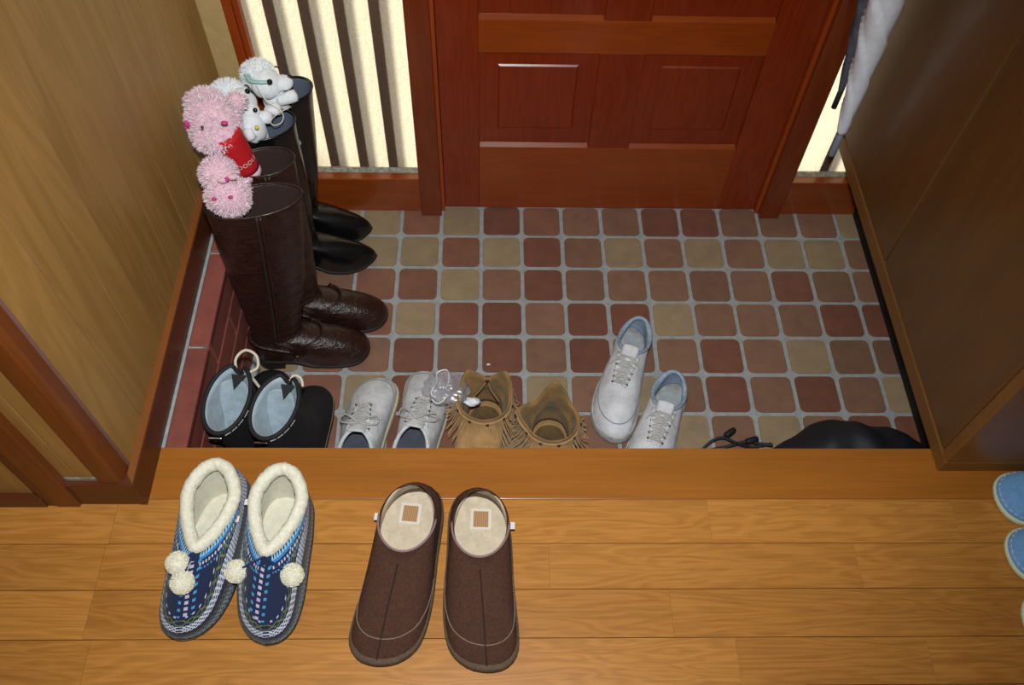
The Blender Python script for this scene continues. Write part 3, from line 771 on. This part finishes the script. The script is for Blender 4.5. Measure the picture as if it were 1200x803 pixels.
# ---------------------------------------------------------------- short black boots with grey lining
M['fleece_grey'] = plain('grey_blue_lining', (178, 196, 206), 1.0, .5, 300, .12, 50, sheen=.2)
M['black_nubuck'] = plain('black_nubuck', (24, 25, 28), .75, .4, 300, .3, 60)
M['cord'] = plain('cream_cord', (214, 206, 184), .9, .3, 500)
M['chrome'] = plain('chrome', (190, 190, 195), .2, metal=1)
def short_boot(heel, toe, rim_c, rim_r, rot, rim_z, label, loop):
    o, L = place('short_boot', heel, toe, label, 'boot', 'short black boots with grey lining', 0)
    W = .092; n = 56; S = outline(L, W, ROUND, n)
    sole_part(S, 0, .018, M['rubber'], o, 'sole', .003, .004, L)
    B = [p+Vector((0, 0, .014)) for p in outline(L, W-.004, ROUND, n)]
    inv = o.rotation_euler.to_matrix().inverted(); lc = inv @ Vector((rim_c[0]-heel[0], rim_c[1]-heel[1], 0))
    ank = opening(.008, L*.50, W*.80, .11, .10, n); rg = upper_rings(B, ank, 10, .55, .75)
    rl = []
    for k in range(n):
        a = 2*PI*k/n; v = Matrix.Rotation(rot, 3, 'Z') @ Vector((math.sin(a)*rim_r[0], math.cos(a)*rim_r[1], 0))
        notch = max(0, math.cos(a)-.965)/.035
        rl.append(Vector((lc.x+v.x, lc.y+v.y*(1-.10*notch), rim_z-.02*notch+.012*math.cos(a))))
    sh = []
    for j in range(1, 9):
        f = j/8; sh.append([Vector((ank[k].x+(rl[k].x-ank[k].x)*f**.7, ank[k].y+(rl[k].y-ank[k].y)*f**.7, ank[k].z+(rl[k].z-ank[k].z)*f)) for k in range(n)])
    allr = rg+sh
    u = mesh('upper', *loft(allr), [M['black_nubuck'], M['fleece_grey']], o); solidify(u, .004, -1, 1)
    tube('collar_band', rl, .0042, M['black_nubuck'], o, 8, True)
    insole_part(S, .8, .022, M['fleece_grey'], o)
    # folded lining flaps meeting at the front gusset, and a tongue
    th = rl[0]
    def inw(i, d, f): p = sh[-1-d][i % n]; return Vector((lc.x+(p.x-lc.x)*f, lc.y+(p.y-lc.y)*f, p.z))
    tg = []
    for f, dz in ((0, -.002), (.35, -.045), (.7, -.085), (1, -.12)):
        row = []
        for x in (-1, -.5, 0, .5, 1):
            y = th.y-.010-.042*f-.008*x*x; row.append(Vector((lc.x+x*(.026+.012*f)+.004*math.sin(6*f+3*x), y, th.z+dz+.004*math.cos(9*x+8*f))))
        tg.append(row)
    vs, fs = loft(tg, False); t = mesh('tongue', vs, fs, M['fleece_grey'], o); solidify(t, .003, 0); subsurf(t, 2)
    gs = [th+Vector((dx, dy, dz)) for dx, dy, dz in ((-.015, -.003, .003), (.013, -.005, .003), (-.008, -.030, -.006), (0, 0, 0))]
    g = mesh('gusset', gs, [(0, 1, 2)], M['black'], o, False); solidify(g, .003, 0)
    # metal tag at the back of the collar and the row of small pale marks on the band
    hb = rl[n//2]
    box('metal_tag', (hb.x-.012, hb.y-.0085, hb.z-.014), (hb.x+.012, hb.y-.0045, hb.z-.004), M['chrome'], o, .001)
    band = [28-5-k for k in range(12)]
    for q, k in enumerate(range(0, 24)):
        i = n//2-4-k*.38; a = int(i); f = i-a; p = rl[a].lerp(rl[a+1], f); dn = Vector((p.x-lc.x, p.y-lc.y, 0)).normalized()
        p = p+dn*.0048+Vector((0, 0, -.004)); hgt = (.0017, .0009, .0015, .0006, .0012)[q % 5]
        if q % 6 == 5: continue
        box('band_mark', (p.x-.0007, p.y-.0007, p.z-hgt), (p.x+.0007, p.y+.0007, p.z+hgt*.4), M['white_tag'], o, 0)
    if loop:
        tube('drawstring', crom([th+Vector(v) for v in loop], 30), .0028, M['cord'], o, 8)
    # stitched welt line around the toe
    tube('welt', [p+Vector((0, 0, .019)) for p in outline(L, W-.001, ROUND, n)], .0010, M['thread'], o, 5, True)
short_boot((-.556, -.765), (-.550, -.505), (-.5575, -.716), (.040, .066), -.18, .262, 'short black boot with grey lining and a looped cream drawstring, against the red kerb', [(-.006, .000, -.008), (-.010, .022, .014), (.006, .040, .020), (.026, .034, .012), (.030, .014, .002), (.016, .002, .0), (.022, -.002, -.02), (.034, -.01, -.05)])
short_boot((-.460, -.800), (-.456, -.545), (-.472, -.726), (.041, .062), -.30, .252, 'short black boot with grey lining, beside the dirty white sneakers', [(-.002, .000, -.004), (.006, .014, .006), (.020, .010, .004), (.024, -.002, -.006)])

# ---------------------------------------------------------------- sneakers
def dirty(name, c, c2, rough=.75, scale=35, bump=.25):
    b = NB(name); v = b.coord(); n = b.noise(v, scale, 5, .7); f = b.noise(v, 480, 3, .6)
    b.set(Base_Color=b.ramp(n, [(.30, lin(c2)), (.62, lin(c))]), Roughness=rough); b.bump(f, bump, .0012); return b.m
M['canvas'] = dirty('worn_canvas', (220, 223, 224), (180, 183, 184), .9, 40, .5)
M['canvas_sole'] = dirty('yellowed_rubber', (206, 196, 168), (176, 166, 138), .7, 60)
M['white_leather'] = dirty('scuffed_white_leather', (216, 218, 222), (186, 186, 188), .55, 30)
M['white_sole'] = dirty('scuffed_white_sole', (204, 204, 202), (150, 146, 138), .7, 45)
M['blue_lining'] = plain('pale_blue_lining', (158, 178, 198), .95, .5, 300, .15, 120)
M['grey_insole'] = plain('grey_insole', (168, 176, 178), .9, .3, 300, .1, 60)
M['dark_insole'] = plain('dark_insole', (78, 82, 92), .9, .3, 300, .1, 60)
M['lace'] = plain('soiled_lace', (196, 194, 190), .9, .4, 500, .12, 90)
M['seam'] = plain('grey_seam', (128, 132, 140), .9)
M['eyelet'] = plain('eyelet_hole', (40, 42, 46), .6)
M['red_thread'] = plain('red_thread', (150, 30, 40), .8)
def surf_at(rg, x, y, z_off=0.0):
    best = None
    for k in range(len(rg)-1):
        r0, r1 = rg[k], rg[k+1]
        for i in range(len(r0)):
            for f in (0, .5):
                q = r0[i].lerp(r1[i], f); d = (q.x-x)**2+(q.y-y)**2
                if best is None or d < best[0]: best = (d, q.z)
    return Vector((x, y, best[1]+z_off))
def sneaker(heel, toe, label, group, kind, side):
    o, L = place('sneaker', heel, toe, label, 'sneaker', group, 0)
    up_m, sole_m, lining, ins = (M['canvas'], M['canvas_sole'], M['canvas'], M['dark_insole']) if kind == 'canvas' else (M['white_leather'], M['white_sole'], M['blue_lining'], M['grey_insole'])
    W = .103 if kind == 'canvas' else .102; n = 60; tab = ROUND if kind == 'canvas' else FOOT; bend = -.3*side
    S = outline(L, W, tab, n, bend)
    sole_part(S, 0, .022 if kind == 'canvas' else .030, sole_m, o, 'sole', .003, .008, L)
    B = [p+Vector((0, 0, .018 if kind == 'canvas' else .024)) for p in outline(L, W-.007, tab, n, bend)]
    for p in B: p.z += .008*max(0, p.y/L-.72)**2/.078
    O = opening(.010, L*.40, W*.66, .082, .098, n, 0, 0, .0, -.016)
    rg = upper_rings(B, O, 14, .60, .72)
    for k, r in enumerate(rg):
        for i, p in enumerate(r):
            p += Vector((0, 0, .0016*noise.noise(p*55+Vector((len(label), 0, 0)))*(k/14)))
    u = mesh('upper', *loft(rg), [up_m, lining], o); solidify(u, .0045, -1, 1)
    insole_part(S, .82, .032, ins, o)
    tube('collar', O, .0042, lining if kind != 'canvas' else up_m, o, 8, True)
    # toe overlay seam and side seams
    ts = .34 if kind != 'canvas' else .28
    tp = [ring_point(rg, k, ts+.20*(abs(k)/15)**2)+normal_at(rg, k, ts)*.0004 for k in range(-15, 16)]
    tube('toe_seam', tp, .0011, M['seam'], o, 5)
    for sg in (1, -1):
        tube('side_seam', [ring_point(rg, sg*(15+f), .54-.04*f+.012*f*f)+normal_at(rg, sg*(15+f), .4)*.0004 for f in range(0, 8)], .0010, M['seam'], o, 5)
        # eyestay: strip beside the lacing
        es = [surf_at(rg, sg*(.010+.010*(1-f/8)), L*(.40+.26*f/8), .0012) for f in range(9)]
        tube('eyestay', es, .0048, up_m, o, 8, False, .35)
    # tongue
    tg = []
    for f in range(7):
        y = L*(.355+.27*f/6); row = []
        for x in (-1, -.5, 0, .5, 1):
            wv = .019-.006*f/6; p = surf_at(rg, x*wv, y, .0); zz = p.z+.001-.002*x*x
            if f == 0: zz = O[0].z+.012-.003*x*x
            if f == 1: zz = O[0].z+.006-.003*x*x
            row.append(Vector((x*wv, y, zz)))
        tg.append(row)
    t = mesh('tongue', *loft(tg, False), up_m, o); solidify(t, .004, 0); subsurf(t, 1)
    # laces: bars, crossings and a loose bow
    R = random.Random(len(label)); nb = 6
    eye = {}
    for k in range(nb):
        y = L*(.415+.225*k/(nb-1)); wv = .0205-.0065*k/(nb-1)
        for sg in (1, -1):
            p = surf_at(rg, sg*wv, y, .0035); eye[k, sg] = p
            ball('eyelet', p+Vector((sg*.002, 0, -.001)), (.0022, .0022, .0014), M['eyelet'], o, 8, 5)
    segs = []
    for k in range(nb):
        a, b = eye[k, 1], eye[k, -1]; m = (a+b)/2+Vector((0, R.uniform(-.001, .001), .0042)); segs.append([a, a.lerp(m, .5)+Vector((0, 0, .0012)), m, b.lerp(m, .5)+Vector((0, 0, .0012)), b])
        if k < nb-1:
            for sg in (1, -1):
                c = eye[k+1, -sg]; a2 = eye[k, sg]; m2 = (a2+c)/2+Vector((0, 0, .0058)); segs.append([a2, a2.lerp(m2, .5), m2, c.lerp(m2, .5), c])
    vs, fs = join([tube_geo(crom(s, 9), .0028 if kind != 'canvas' else .0020, 6, False, .5) for s in segs]); fixn(mesh('laces', vs, fs, M['lace'], o))
    top = (eye[0, 1]+eye[0, -1])/2+Vector((0, .008, .008)); ps = []
    for sg in (1, -1):
        s = .55 if kind != 'canvas' else 1.0
        lp = [(0, 0, 0), (sg*.018*s, .012*s, .004), (sg*.036*s, .020*s, -.004), (sg*.038*s, .006*s, -.008), (sg*.020*s, -.002, .0), (0, 0, .002)]
        ps.append(tube_geo(crom([top+Vector(v) for v in lp], 22), .0021, 6, False, .6))
        e = surf_at(rg, sg*.040, top.y+.028*s, .002); ps.append(tube_geo(crom([top, top+Vector((sg*.014, .012*s, .003)), surf_at(rg, sg*.028, top.y+.020*s, .004), e], 14), .0019, 6, False, .6))
    vs, fs = join(ps); fixn(mesh('lace_bow', vs, fs, M['lace'], o))
    if kind == 'canvas' and side > 0:
        tube('red_stitching', [ring_point(rg, 21+f, .72-.12*f)+normal_at(rg, 21+f, .6)*.0012 for f in range(5)], .0013, M['red_thread'], o, 5)
    if kind != 'canvas':
        # perforations on the toe box and a heel counter edge
        ph = []
        for a in range(-4, 5):
            for tt in (.62, .70, .78):
                p = ring_point(rg, a, tt)+normal_at(rg, a, tt)*.0002; ph.append(ball_geo(p, .0009, 6, 4))
        vs, fs = join(ph); d = mesh('perforations', vs, fs, M['seam'], o); d['kind'] = 'stuff'
        tube('heel_seam', [ring_point(rg, 30+f, .70-.010*abs(f))+normal_at(rg, 30+f, .5)*.0003 for f in range(-9, 10)], .0010, M['seam'], o, 5)
        tube('midsole_groove', [p+Vector((0, 0, .017)) for p in outline(L, W+.0004, tab, n, bend)], .0009, M['seam'], o, 5, True)
sneaker((-.352, -.800), (-.330, -.528), 'worn off-white canvas sneaker with a dark insole, beside the short black boots', 'worn canvas sneakers with toes to the door', 'canvas', -1)
sneaker((-.248, -.790), (-.196, -.516), 'worn off-white canvas sneaker with red stitching, touching the clear plastic bag', 'worn canvas sneakers with toes to the door', 'canvas', 1)
sneaker((.262, -.395), (.160, -.672), 'white leather sneaker with pale blue lining, nearer the tan moccasins', 'white leather sneakers with heels to the door', 'leather', 1)
sneaker((.322, -.535), (.222, -.805), 'white leather sneaker with pale blue lining, half hidden by the hall step', 'white leather sneakers with heels to the door', 'leather', -1)

# ---------------------------------------------------------------- fringed moccasins
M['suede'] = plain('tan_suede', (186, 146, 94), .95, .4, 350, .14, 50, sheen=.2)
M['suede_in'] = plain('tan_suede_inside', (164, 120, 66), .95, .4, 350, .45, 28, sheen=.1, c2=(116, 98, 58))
M['suede_dark'] = plain('dark_suede_insole', (104, 80, 48), .95, .4, 350, .3, 40)
M['thong'] = plain('dark_thong', (52, 34, 22), .8)
def moccasin(heel, toe, peaks, label, fr_seed):
    o, L = place('fringed_moccasin', heel, toe, label, 'shoe', 'fringed tan moccasins', 0)
    W = .102; n = 60; RC = .058; S = outline(L, W, ROUND, n)
    sole_part(S, 0, .008, M['suede'], o, 'sole', .002, .003, L)
    B = [p+Vector((0, 0, .006)) for p in outline(L, W-.002, ROUND, n)]
    ank = opening(.006, L*.44, W*.90, .070, .080, n, 0, 0, 0, .0); rg = upper_rings(B, ank, 10, .5, .75)
    rl = []
    for k in range(n):
        a = 2*PI*k/n                      # 0 toe side, pi heel side
        z = .112; out = 1.0
        for (pa, h, wdt, fl) in peaks:
            d = abs((a-pa+PI) % (2*PI)-PI); e = max(0, 1-d/wdt); z += h*e; out += fl*e
        c = Vector((0, RC, 0)); p = Vector((math.sin(a)*.054, RC+math.cos(a)*.050, 0)); p = c+(p-c)*out; p.z = z; rl.append(p)
    sh = [[ank[k].lerp(rl[k], f) for k in range(n)] for f in (.35, .7, 1)]
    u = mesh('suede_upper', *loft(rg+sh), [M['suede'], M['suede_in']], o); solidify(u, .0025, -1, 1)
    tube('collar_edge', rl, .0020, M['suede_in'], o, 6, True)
    tube('collar_band', [p*1.0+Vector((p.x*.03, (p.y-RC)*.03, -.012)) for p in rl], .0030, M['suede'], o, 6, True)
    insole_part(S, .86, .012, M['suede_dark'], o)
    # dark thong stitches through the band on the toe side
    for k in (-15, -9, -3, 3, 9, 15):
        p = rl[k]; q = rl[(k+1) % n]; dd = Vector((p.x, p.y-RC, 0)).normalized()*.004
        tube('thong_stitch', [p+dd+Vector((0, 0, -.011)), (p.lerp(q, .5)+dd*1.4+Vector((0, 0, -.011))), q+dd+Vector((0, 0, -.011))], .0024, M['thong'], o, 6)
    # fringe hanging from the band over the instep and the sides
    R = random.Random(fr_seed); vs, fs = [], []
    for j in range(60):
        i = -20+40*j/59; a = math.floor(i); f = i-a; p = rl[int(a) % n].lerp(rl[int(a+1) % n], f); d = Vector((p.x, p.y-RC, 0)).normalized()
        s = Vector((-d.y, d.x, 0)); ln = R.uniform(.040, .056); sw = R.uniform(-.008, .008); b = len(vs)
        pts = [p+d*.0045+Vector((0, 0, -.010)), p+d*(.008+.013*max(0, d.y)+R.uniform(0, .004))+s*sw*.4+Vector((0, 0, -.012-ln*.42)), p+d*(.011+.030*max(0, d.y)+R.uniform(0, .009))+s*sw+Vector((0, 0, -.012-ln*.9))]
        for q in pts[1:]: q.z = max(q.z, surf_at(rg, q.x, q.y).z+.0045+R.uniform(0, .006))
        for m, q in enumerate(pts):
            wd = .0011*(1-.3*m/2); vs += [q-s*wd, q+s*wd, q+s*wd+d*.0012, q-s*wd+d*.0012]
        for m in range(2):
            for e in range(4): fs.append((b+4*m+e, b+4*m+(e+1) % 4, b+4*m+4+(e+1) % 4, b+4*m+4+e))
        fs.append((b+8, b+9, b+10, b+11))
    fr = mesh('fringe', vs, fs, M['suede'], o, False); fixn(fr); fr['kind'] = 'stuff'
    # laced tie between the flaps
    if len(peaks) > 1 and peaks[0][1] < .02 or fr_seed == 9: return
    hb = Vector((0, .02, .095))
    tube('tie', crom([hb+Vector(v) for v in ((-.03, .03, 0), (-.01, .012, .012), (0, .0, .022), (.012, .014, .010), (.03, .034, -.004))], 18), .0018, M['suede_in'], o)
    ball('tie_knot', hb+Vector((0, .0, .024)), (.0045, .0035, .0055), M['thong'], o, 10, 6)
moccasin((-.080, -.572), (-.118, -.812), [(PI-.72, .030, .60, .20), (PI+.68, .045, .62, .18)], 'tan suede moccasin with fringe and two raised flaps, beside the clear plastic bag', 4)
moccasin((.052, -.618), (.036, -.858), [(PI+.05, .062, .72, .10), (PI-1.40, .012, .6, .34)], 'tan suede moccasin with fringe and one tall pointed flap, beside the white leather sneakers', 9)

# ---------------------------------------------------------------- clear plastic bag, paper scrap, black drawstring bag
def film():
    b = NB('clear_film'); v = b.coord(); n = b.noise(v, 70, 4, .6, 1.0)
    tr = b.n('ShaderNodeBsdfTransparent'); df = b.n('ShaderNodeBsdfDiffuse'); df.inputs[0].default_value = lin((215, 218, 228))
    gl = b.n('ShaderNodeBsdfGlossy'); gl.inputs[1].default_value = .25
    m1 = b.n('ShaderNodeMixShader'); m1.inputs[0].default_value = .35; b.l(df.outputs[0], m1.inputs[1]); b.l(gl.outputs[0], m1.inputs[2])
    m2 = b.n('ShaderNodeMixShader'); b.l(b.math('MULTIPLY_ADD', b.math('POWER', n, 2.2), 1.0, .10), m2.inputs[0])
    b.l(tr.outputs[0], m2.inputs[1]); b.l(m1.outputs[0], m2.inputs[2]); b.l(m2.outputs[0], b.t.nodes['Material Output'].inputs['Surface']); return b.m
M['film'] = film(); M['film_edge'] = plain('film_edge', (228, 230, 236), .5)
pc = at(524, 456, .100); pb = tag(empty('plastic_bag', pc), 'small crumpled clear plastic bag lying between canvas sneaker and tan moccasin', 'bag')
def pb_disp(p): return 1+.30*noise.noise(p*2.1+Vector((4, 1, 2)))+.16*noise.noise(p*5.3)
body = ball('film_body', (0, 0, 0), (.044, .036, .028), M['film'], pb, 40, 26, pb_disp)
def wp(x, y, z): return at(x, y, z)-pc
tube('handle_loop', crom([wp(*q) for q in ((511, 466, .115), (505, 461, .115), (512, 448, .118), (512, 437, .12), (524, 434, .122), (526, 446, .118), (522, 456, .114))], 26), .0016, M['film_edge'], pb, 6)
tube('handle_loop', crom([wp(*q) for q in ((506, 468, .112), (512, 473, .112), (519, 470, .114), (525, 463, .116))], 14), .0016, M['film_edge'], pb, 6)
vs, fs = ball_geo(wp(553, 471, .088), (.017, .010, .008), 20, 12, lumpy(2.2, .5, 3)); k = mesh('knotted_end', vs, fs, M['film_edge'], pb); clean(k)
sc = at(572.5, 427.5, 0)
tag(ball('paper_scrap', (sc.x, sc.y, .0012), (.0048, .0026, .0012), M['white_plastic'], None, 10, 6, lumpy(2, .3)), 'tiny white scrap of paper on a dark red tile', 'litter')
M['black_cloth'] = plain('black_nylon', (26, 28, 36), .62, .3, 40, .25, 30)
bo = tag(empty('drawstring_bag', (.64, -.745, 0)), 'black nylon drawstring bag slumped between the step and the cabinet', 'bag')
def bag_geo():
    R = []; nr = 40
    for i in range(nr+1):
        t = i/nr; x = -.21+.412*t
        prof = (math.sin(PI*t*.93)**.62)
        hh = .165*prof*(1-.18*t)*(.35+.65*min(1, t/.38))+.004; wd = .070*prof*(.3+.7*min(1, t/.35))+.004; rr = []
        for k in range(30):
            a = 2*PI*k/30; y = math.cos(a)*wd; z = hh/2+math.sin(a)*hh/2
            f = 1+.10*noise.noise(Vector((x*16, y*20, z*20)))+.06*math.sin(x*70+a*3)*noise.noise(Vector((x*9, a, 2)))
            rr.append(Vector((x, y*f, max(.001, z*f))))
        R.append(rr)
    return loft(R, True, True, True)
vs, fs = bag_geo(); b_ = mesh('cloth_body', vs, fs, M['black_cloth'], bo); fixn(b_)
B0 = Vector((.64, -.745, 0))
def bp(x, y, z): return at(x, y, z)-B0
tube('drawstring', crom([bp(*q) for q in ((904, 520, .03), (880, 524, .02), (862, 519, .03), (848, 513, .035), (836, 516, .03), (826, 524, .02), (818, 534, .008))], 40), .0030, M['black_cloth'], bo, 8)
tube('drawstring', crom([bp(*q) for q in ((906, 522, .035), (890, 520, .03), (874, 518, .03), (850, 524, .02), (832, 528, .01), (812, 540, .006))], 40), .0034, M['black_cloth'], bo, 8)
for a, b, nm in (((850, 511, .036), (861, 503, .040), 'cord_lock'), ((874, 518, .034), (888, 514, .036), 'cord_lock')):
    A, Bq = bp(*a), bp(*b); tube(nm, [A, A.lerp(Bq, .3), A.lerp(Bq, .75), Bq], lambda t: .0035+.0035*math.sin(PI*min(1, .25+t*.6)), M['black'], bo, 10)

# ---------------------------------------------------------------- plush toys in the boots
M['pink'] = plain('pink_plush', (236, 196, 210), .95, .5, 300, .06, 60, sheen=.2)
M['pink_pile'] = plain('pink_tinsel', (246, 222, 232), .4, 0, 0, .10, 90, sheen=.2)
M['magenta'] = plain('magenta_ribbon', (206, 54, 130), .6)
M['red_cloth'] = plain('red_cloth', (190, 8, 24), .8, .2, 400)
M['white_plush'] = plain('white_plush', (242, 247, 250), .95, .6, 320, .04, 90, sheen=.2)
M['white_pile'] = plain('white_pile', (244, 248, 250), .8)
M['eye_black'] = plain('eye_black', (10, 8, 14), .15, coat=.6)
M['turq'] = plain('turquoise_ribbon', (176, 222, 216), .7)
M['yellow'] = plain('yellow_button', (222, 210, 60), .6)
M['cream_string'] = plain('cream_string', (226, 222, 206), .8)
def relf(c): return lambda x, y, z: at(x, y, z)-Vector(c)
# lower pink poodle in the near brown boot
c = at(262, 222, .475); t = tag(empty('plush_poodle', c), 'small pink tinsel plush poodle without clothes, tucked in the brown boot', 'plush toy', 'plush boot keepers'); r = relf(c)
P = [(r(256, 204, .500), (.031, .030, .030)), (r(267, 232, .468), (.038, .026, .036)), (r(280, 222, .472), (.019, .018, .019))]
vs, fs = join([ball_geo(q[0], q[1], 20, 14, lumpy(3, .08, i)) for i, q in enumerate(P)]); h = mesh('body', vs, fs, M['pink'], t); clean(h)
fluff(t, 'tinsel_pile', P, 5200, .0075, M['pink_pile'], .0007, 11)
bw = r(266, 210, .521)
for sx in (-1, 1):
    ball('bow', bw+Vector((sx*.008, sx*.004, .000)), (.009, .004, .0055), M['pink'], t, 12, 8)
ball('bow_knot', bw+Vector((0, -.002, .001)), .0045, M['magenta'], t, 10, 8)
for x, y in ((251, 233), (270, 231)): ball('eye_stitch', r(x, y, .500), (.0048, .003, .0022), M['magenta'], t, 10, 6)
tube('core', [r(266, 240, .46), r(269, 248, .42), Vector((.02, -.015, -.17))], .017, M['pink'], t, 12)
# upper pink poodle on a red cup
c = at(275, 185, .50); t = tag(empty('plush_poodle', c), 'pink tinsel plush poodle in a red lettered sleeve, leaning from the brown boot', 'plush toy', 'plush boot keepers'); r = relf(c)
hc = r(250, 141, .548); P = [(hc, (.046, .040, .044)), (r(277, 119, .560), (.017, .016, .016)), (r(240, 122, .552), (.034, .030, .026)), (r(252, 158, .535), (.042, .032, .030))]
vs, fs = join([ball_geo(q[0], q[1], 22, 14, lumpy(3, .08, i+5)) for i, q in enumerate(P)]); h = mesh('head', vs, fs, M['pink'], t); clean(h)
fluff(t, 'tinsel_pile', P, 9000, .0080, M['pink_pile'], .0007, 12)
ball('ribbon', r(219, 146, .565), (.005, .004, .009), M['magenta'], t, 12, 8)
ball('ribbon', r(263, 144, .597), (.0065, .004, .0030), M['magenta'], t, 12, 8)
ball('eye', r(237, 149, .597), .0028, M['eye_black'], t, 10, 6)
A = r(266, 160, .532); Bq = r(289, 198, .452); ax = (Bq-A).normalized(); LN = (Bq-A).length
vw = (CAM-Vector(c)-(A+Bq)/2).normalized(); fr_ = (vw-ax*vw.dot(ax)).normalized(); sd_ = ax.cross(fr_)
def sleeve(u, ang, rad): return A+ax*u+fr_*math.cos(ang)*rad+sd_*math.sin(ang)*rad
rings = [[sleeve(u, 2*PI*k/32, .0285*(1-.12*u/LN)) for k in range(32)] for u in [LN*j/8 for j in range(-1, 9)]]
vs, fs = loft(rings, True, True, True); s_ = mesh('red_sleeve', vs, fs, M['red_cloth'], t); fixn(s_)
rings = [[sleeve(LN+u, 2*PI*k/32, .0245) for k in range(32)] for u in (.0, .008, .014)]
vs, fs = loft(rings, True, True, True); fixn(mesh('core', vs, fs, M['pink'], t))
tube('stem', [Bq, Bq+Vector((.004, .006, -.03)), Bq+Vector((.01, .012, -.12))], .016, M['pink'], t, 12)
def wrap_text(txt, size, mat, parent, fn):
    cu = bpy.data.curves.new('lettering', 'FONT'); cu.body = txt; cu.size = size; cu.align_x = 'CENTER'; cu.resolution_u = 3; cu.space_character = 1.12
    tmp = bpy.data.objects.new('tmp', cu); col.objects.link(tmp)
    me = bpy.data.meshes.new_from_object(tmp.evaluated_get(bpy.context.evaluated_depsgraph_get())); bpy.data.objects.remove(tmp)
    me.name = 'lettering'; bm = bmesh.new(); bm.from_mesh(me)
    bmesh.ops.triangulate(bm, faces=bm.faces[:]); bmesh.ops.subdivide_edges(bm, edges=bm.edges[:], cuts=1)
    for v in bm.verts: v.co = fn(v.co.x, v.co.y)
    bm.to_mesh(me); bm.free(); me.materials.clear(); me.materials.append(mat); return mobj('lettering', me, parent)
wrap_text('POODLE', .0125, M['white_tag'], s_, lambda x, y: sleeve(LN*.72-y, -x/.027-.15, .0285*(1-.12*.66)+.0009))
tube('string', [r(245, 160, .56), r(248, 168, .55), r(252, 178, .52)], .0009, M['cream_string'], t, 5)
# white dog with yellow buttons
def dog(c, label, head, rad, muzz, nose, eyes, brows, seed):
    t = tag(empty('plush_dog', c), label, 'plush toy', 'plush boot keepers'); r = relf(c)
    P = [(r(*q), rr) for q, rr in head]
    vs, fs = join([ball_geo(q[0], q[1], 24, 16, lumpy(2.6, .05, seed+i)) for i, q in enumerate(P)]); mesh_o = mesh('head', vs, fs, M['white_plush'], t); clean(mesh_o)
    ball('muzzle', r(*muzz[0]), muzz[1], M['white_plush'], t, 20, 12)
    ball('nose', r(*nose), .0046, M['eye_black'], t, 12, 8)
    for e in eyes: ball('eye', r(*e), .0056, M['eye_black'], t, 14, 10)
    for b0 in brows: tube('brow', [r(*b0), r(*b0)+Vector((.005, -.002, .001)), r(*b0)+Vector((.009, -.005, -.001))], .0016, M['eye_black'], t, 6)
    fluff(t, 'pile', P[1:], 2600, .008, M['white_pile'], .0006, seed)
    return t, r
c = at(292, 140, .49)
t, r = dog(c, 'white plush dog with yellow buttons, in a black boot behind the pink poodle', [((283, 122, .505), (.030, .028, .032)), ((268, 112, .512), (.034, .028, .028))], 0, ((293, 131, .500), (.019, .018, .016)), (299, 129, .518), [(290, 107, .533)], [(287, 100, .535)], 21)
vs, fs = ball_geo(r(296, 150, .470), (.026, .022, .036), 18, 12, lumpy(2, .06, 2)); clean(mesh('body', vs, fs, M['white_plush'], t))
for x, y in ((296, 138.5), (301, 149.5)): ball('button', r(x, y, .497), .0044, M['yellow'], t, 12, 8)
tube('core', [r(299, 152, .46), r(306, 152, .42), Vector((.016, -.004, -.12))], .012, M['white_plush'], t, 12)
tube('leg', [r(290, 150, .487), r(293, 158, .475), r(296, 163, .468)], lambda f: .0095, M['white_plush'], t, 12)
# white dog with turquoise ribbon
c = at(320, 115, .475)
t, r = dog(c, 'white plush dog with a turquoise head ribbon, in the black boot by the door', [((312, 98, .505), (.031, .029, .031)), ((303, 87, .515), (.031, .026, .026))], 0, ((331, 97, .505), (.021, .017, .0145)), (339.5, 89.5, .515), [(316, 96, .538)], [(322, 78, .535)], 31)
tube('ribbon', crom([r(287, 84, .525), r(293, 94, .535), r(304, 96, .540), r(313, 96, .537)], 14), .0052, M['turq'], t, 8, False, .4)
tube('ribbon', crom([r(285, 82, .522), r(284, 88, .520), r(291, 97, .520)], 8), .0016, M['turq'], t, 6)
vs, fs = ball_geo(r(324, 119, .458), (.026, .020, .030), 18, 12, lumpy(2, .06, 2)); clean(mesh('body', vs, fs, M['white_plush'], t))
for p0, p1 in (((326, 119, .478), (348, 111, .492)), ((312, 130, .478), (328, 127, .490)), ((302, 136, .480), (317, 138, .487))):
    a, b = r(*p0), r(*p1); tube('paw', [a, a.lerp(b, .15), a.lerp(b, .7), a.lerp(b, .92), b], lambda f: .0125*(math.sqrt(max(.02, 1-max(0, (f-.6)/.4)**2)) if f > .6 else min(1, .6+f)), M['white_plush'], t, 14)
tube('core', [r(326, 117, .45), r(330, 118, .42), Vector((.018, .016, -.14))], .012, M['white_plush'], t, 12)
tube('string_loop', crom([r(*q) for q in ((300, 100, .535), (312, 118, .515), (330, 131, .495), (331, 142, .480), (322, 147, .475), (317, 142, .48), (326, 133, .495), (341, 125, .49))], 40), .0010, M['cream_string'], t, 5)
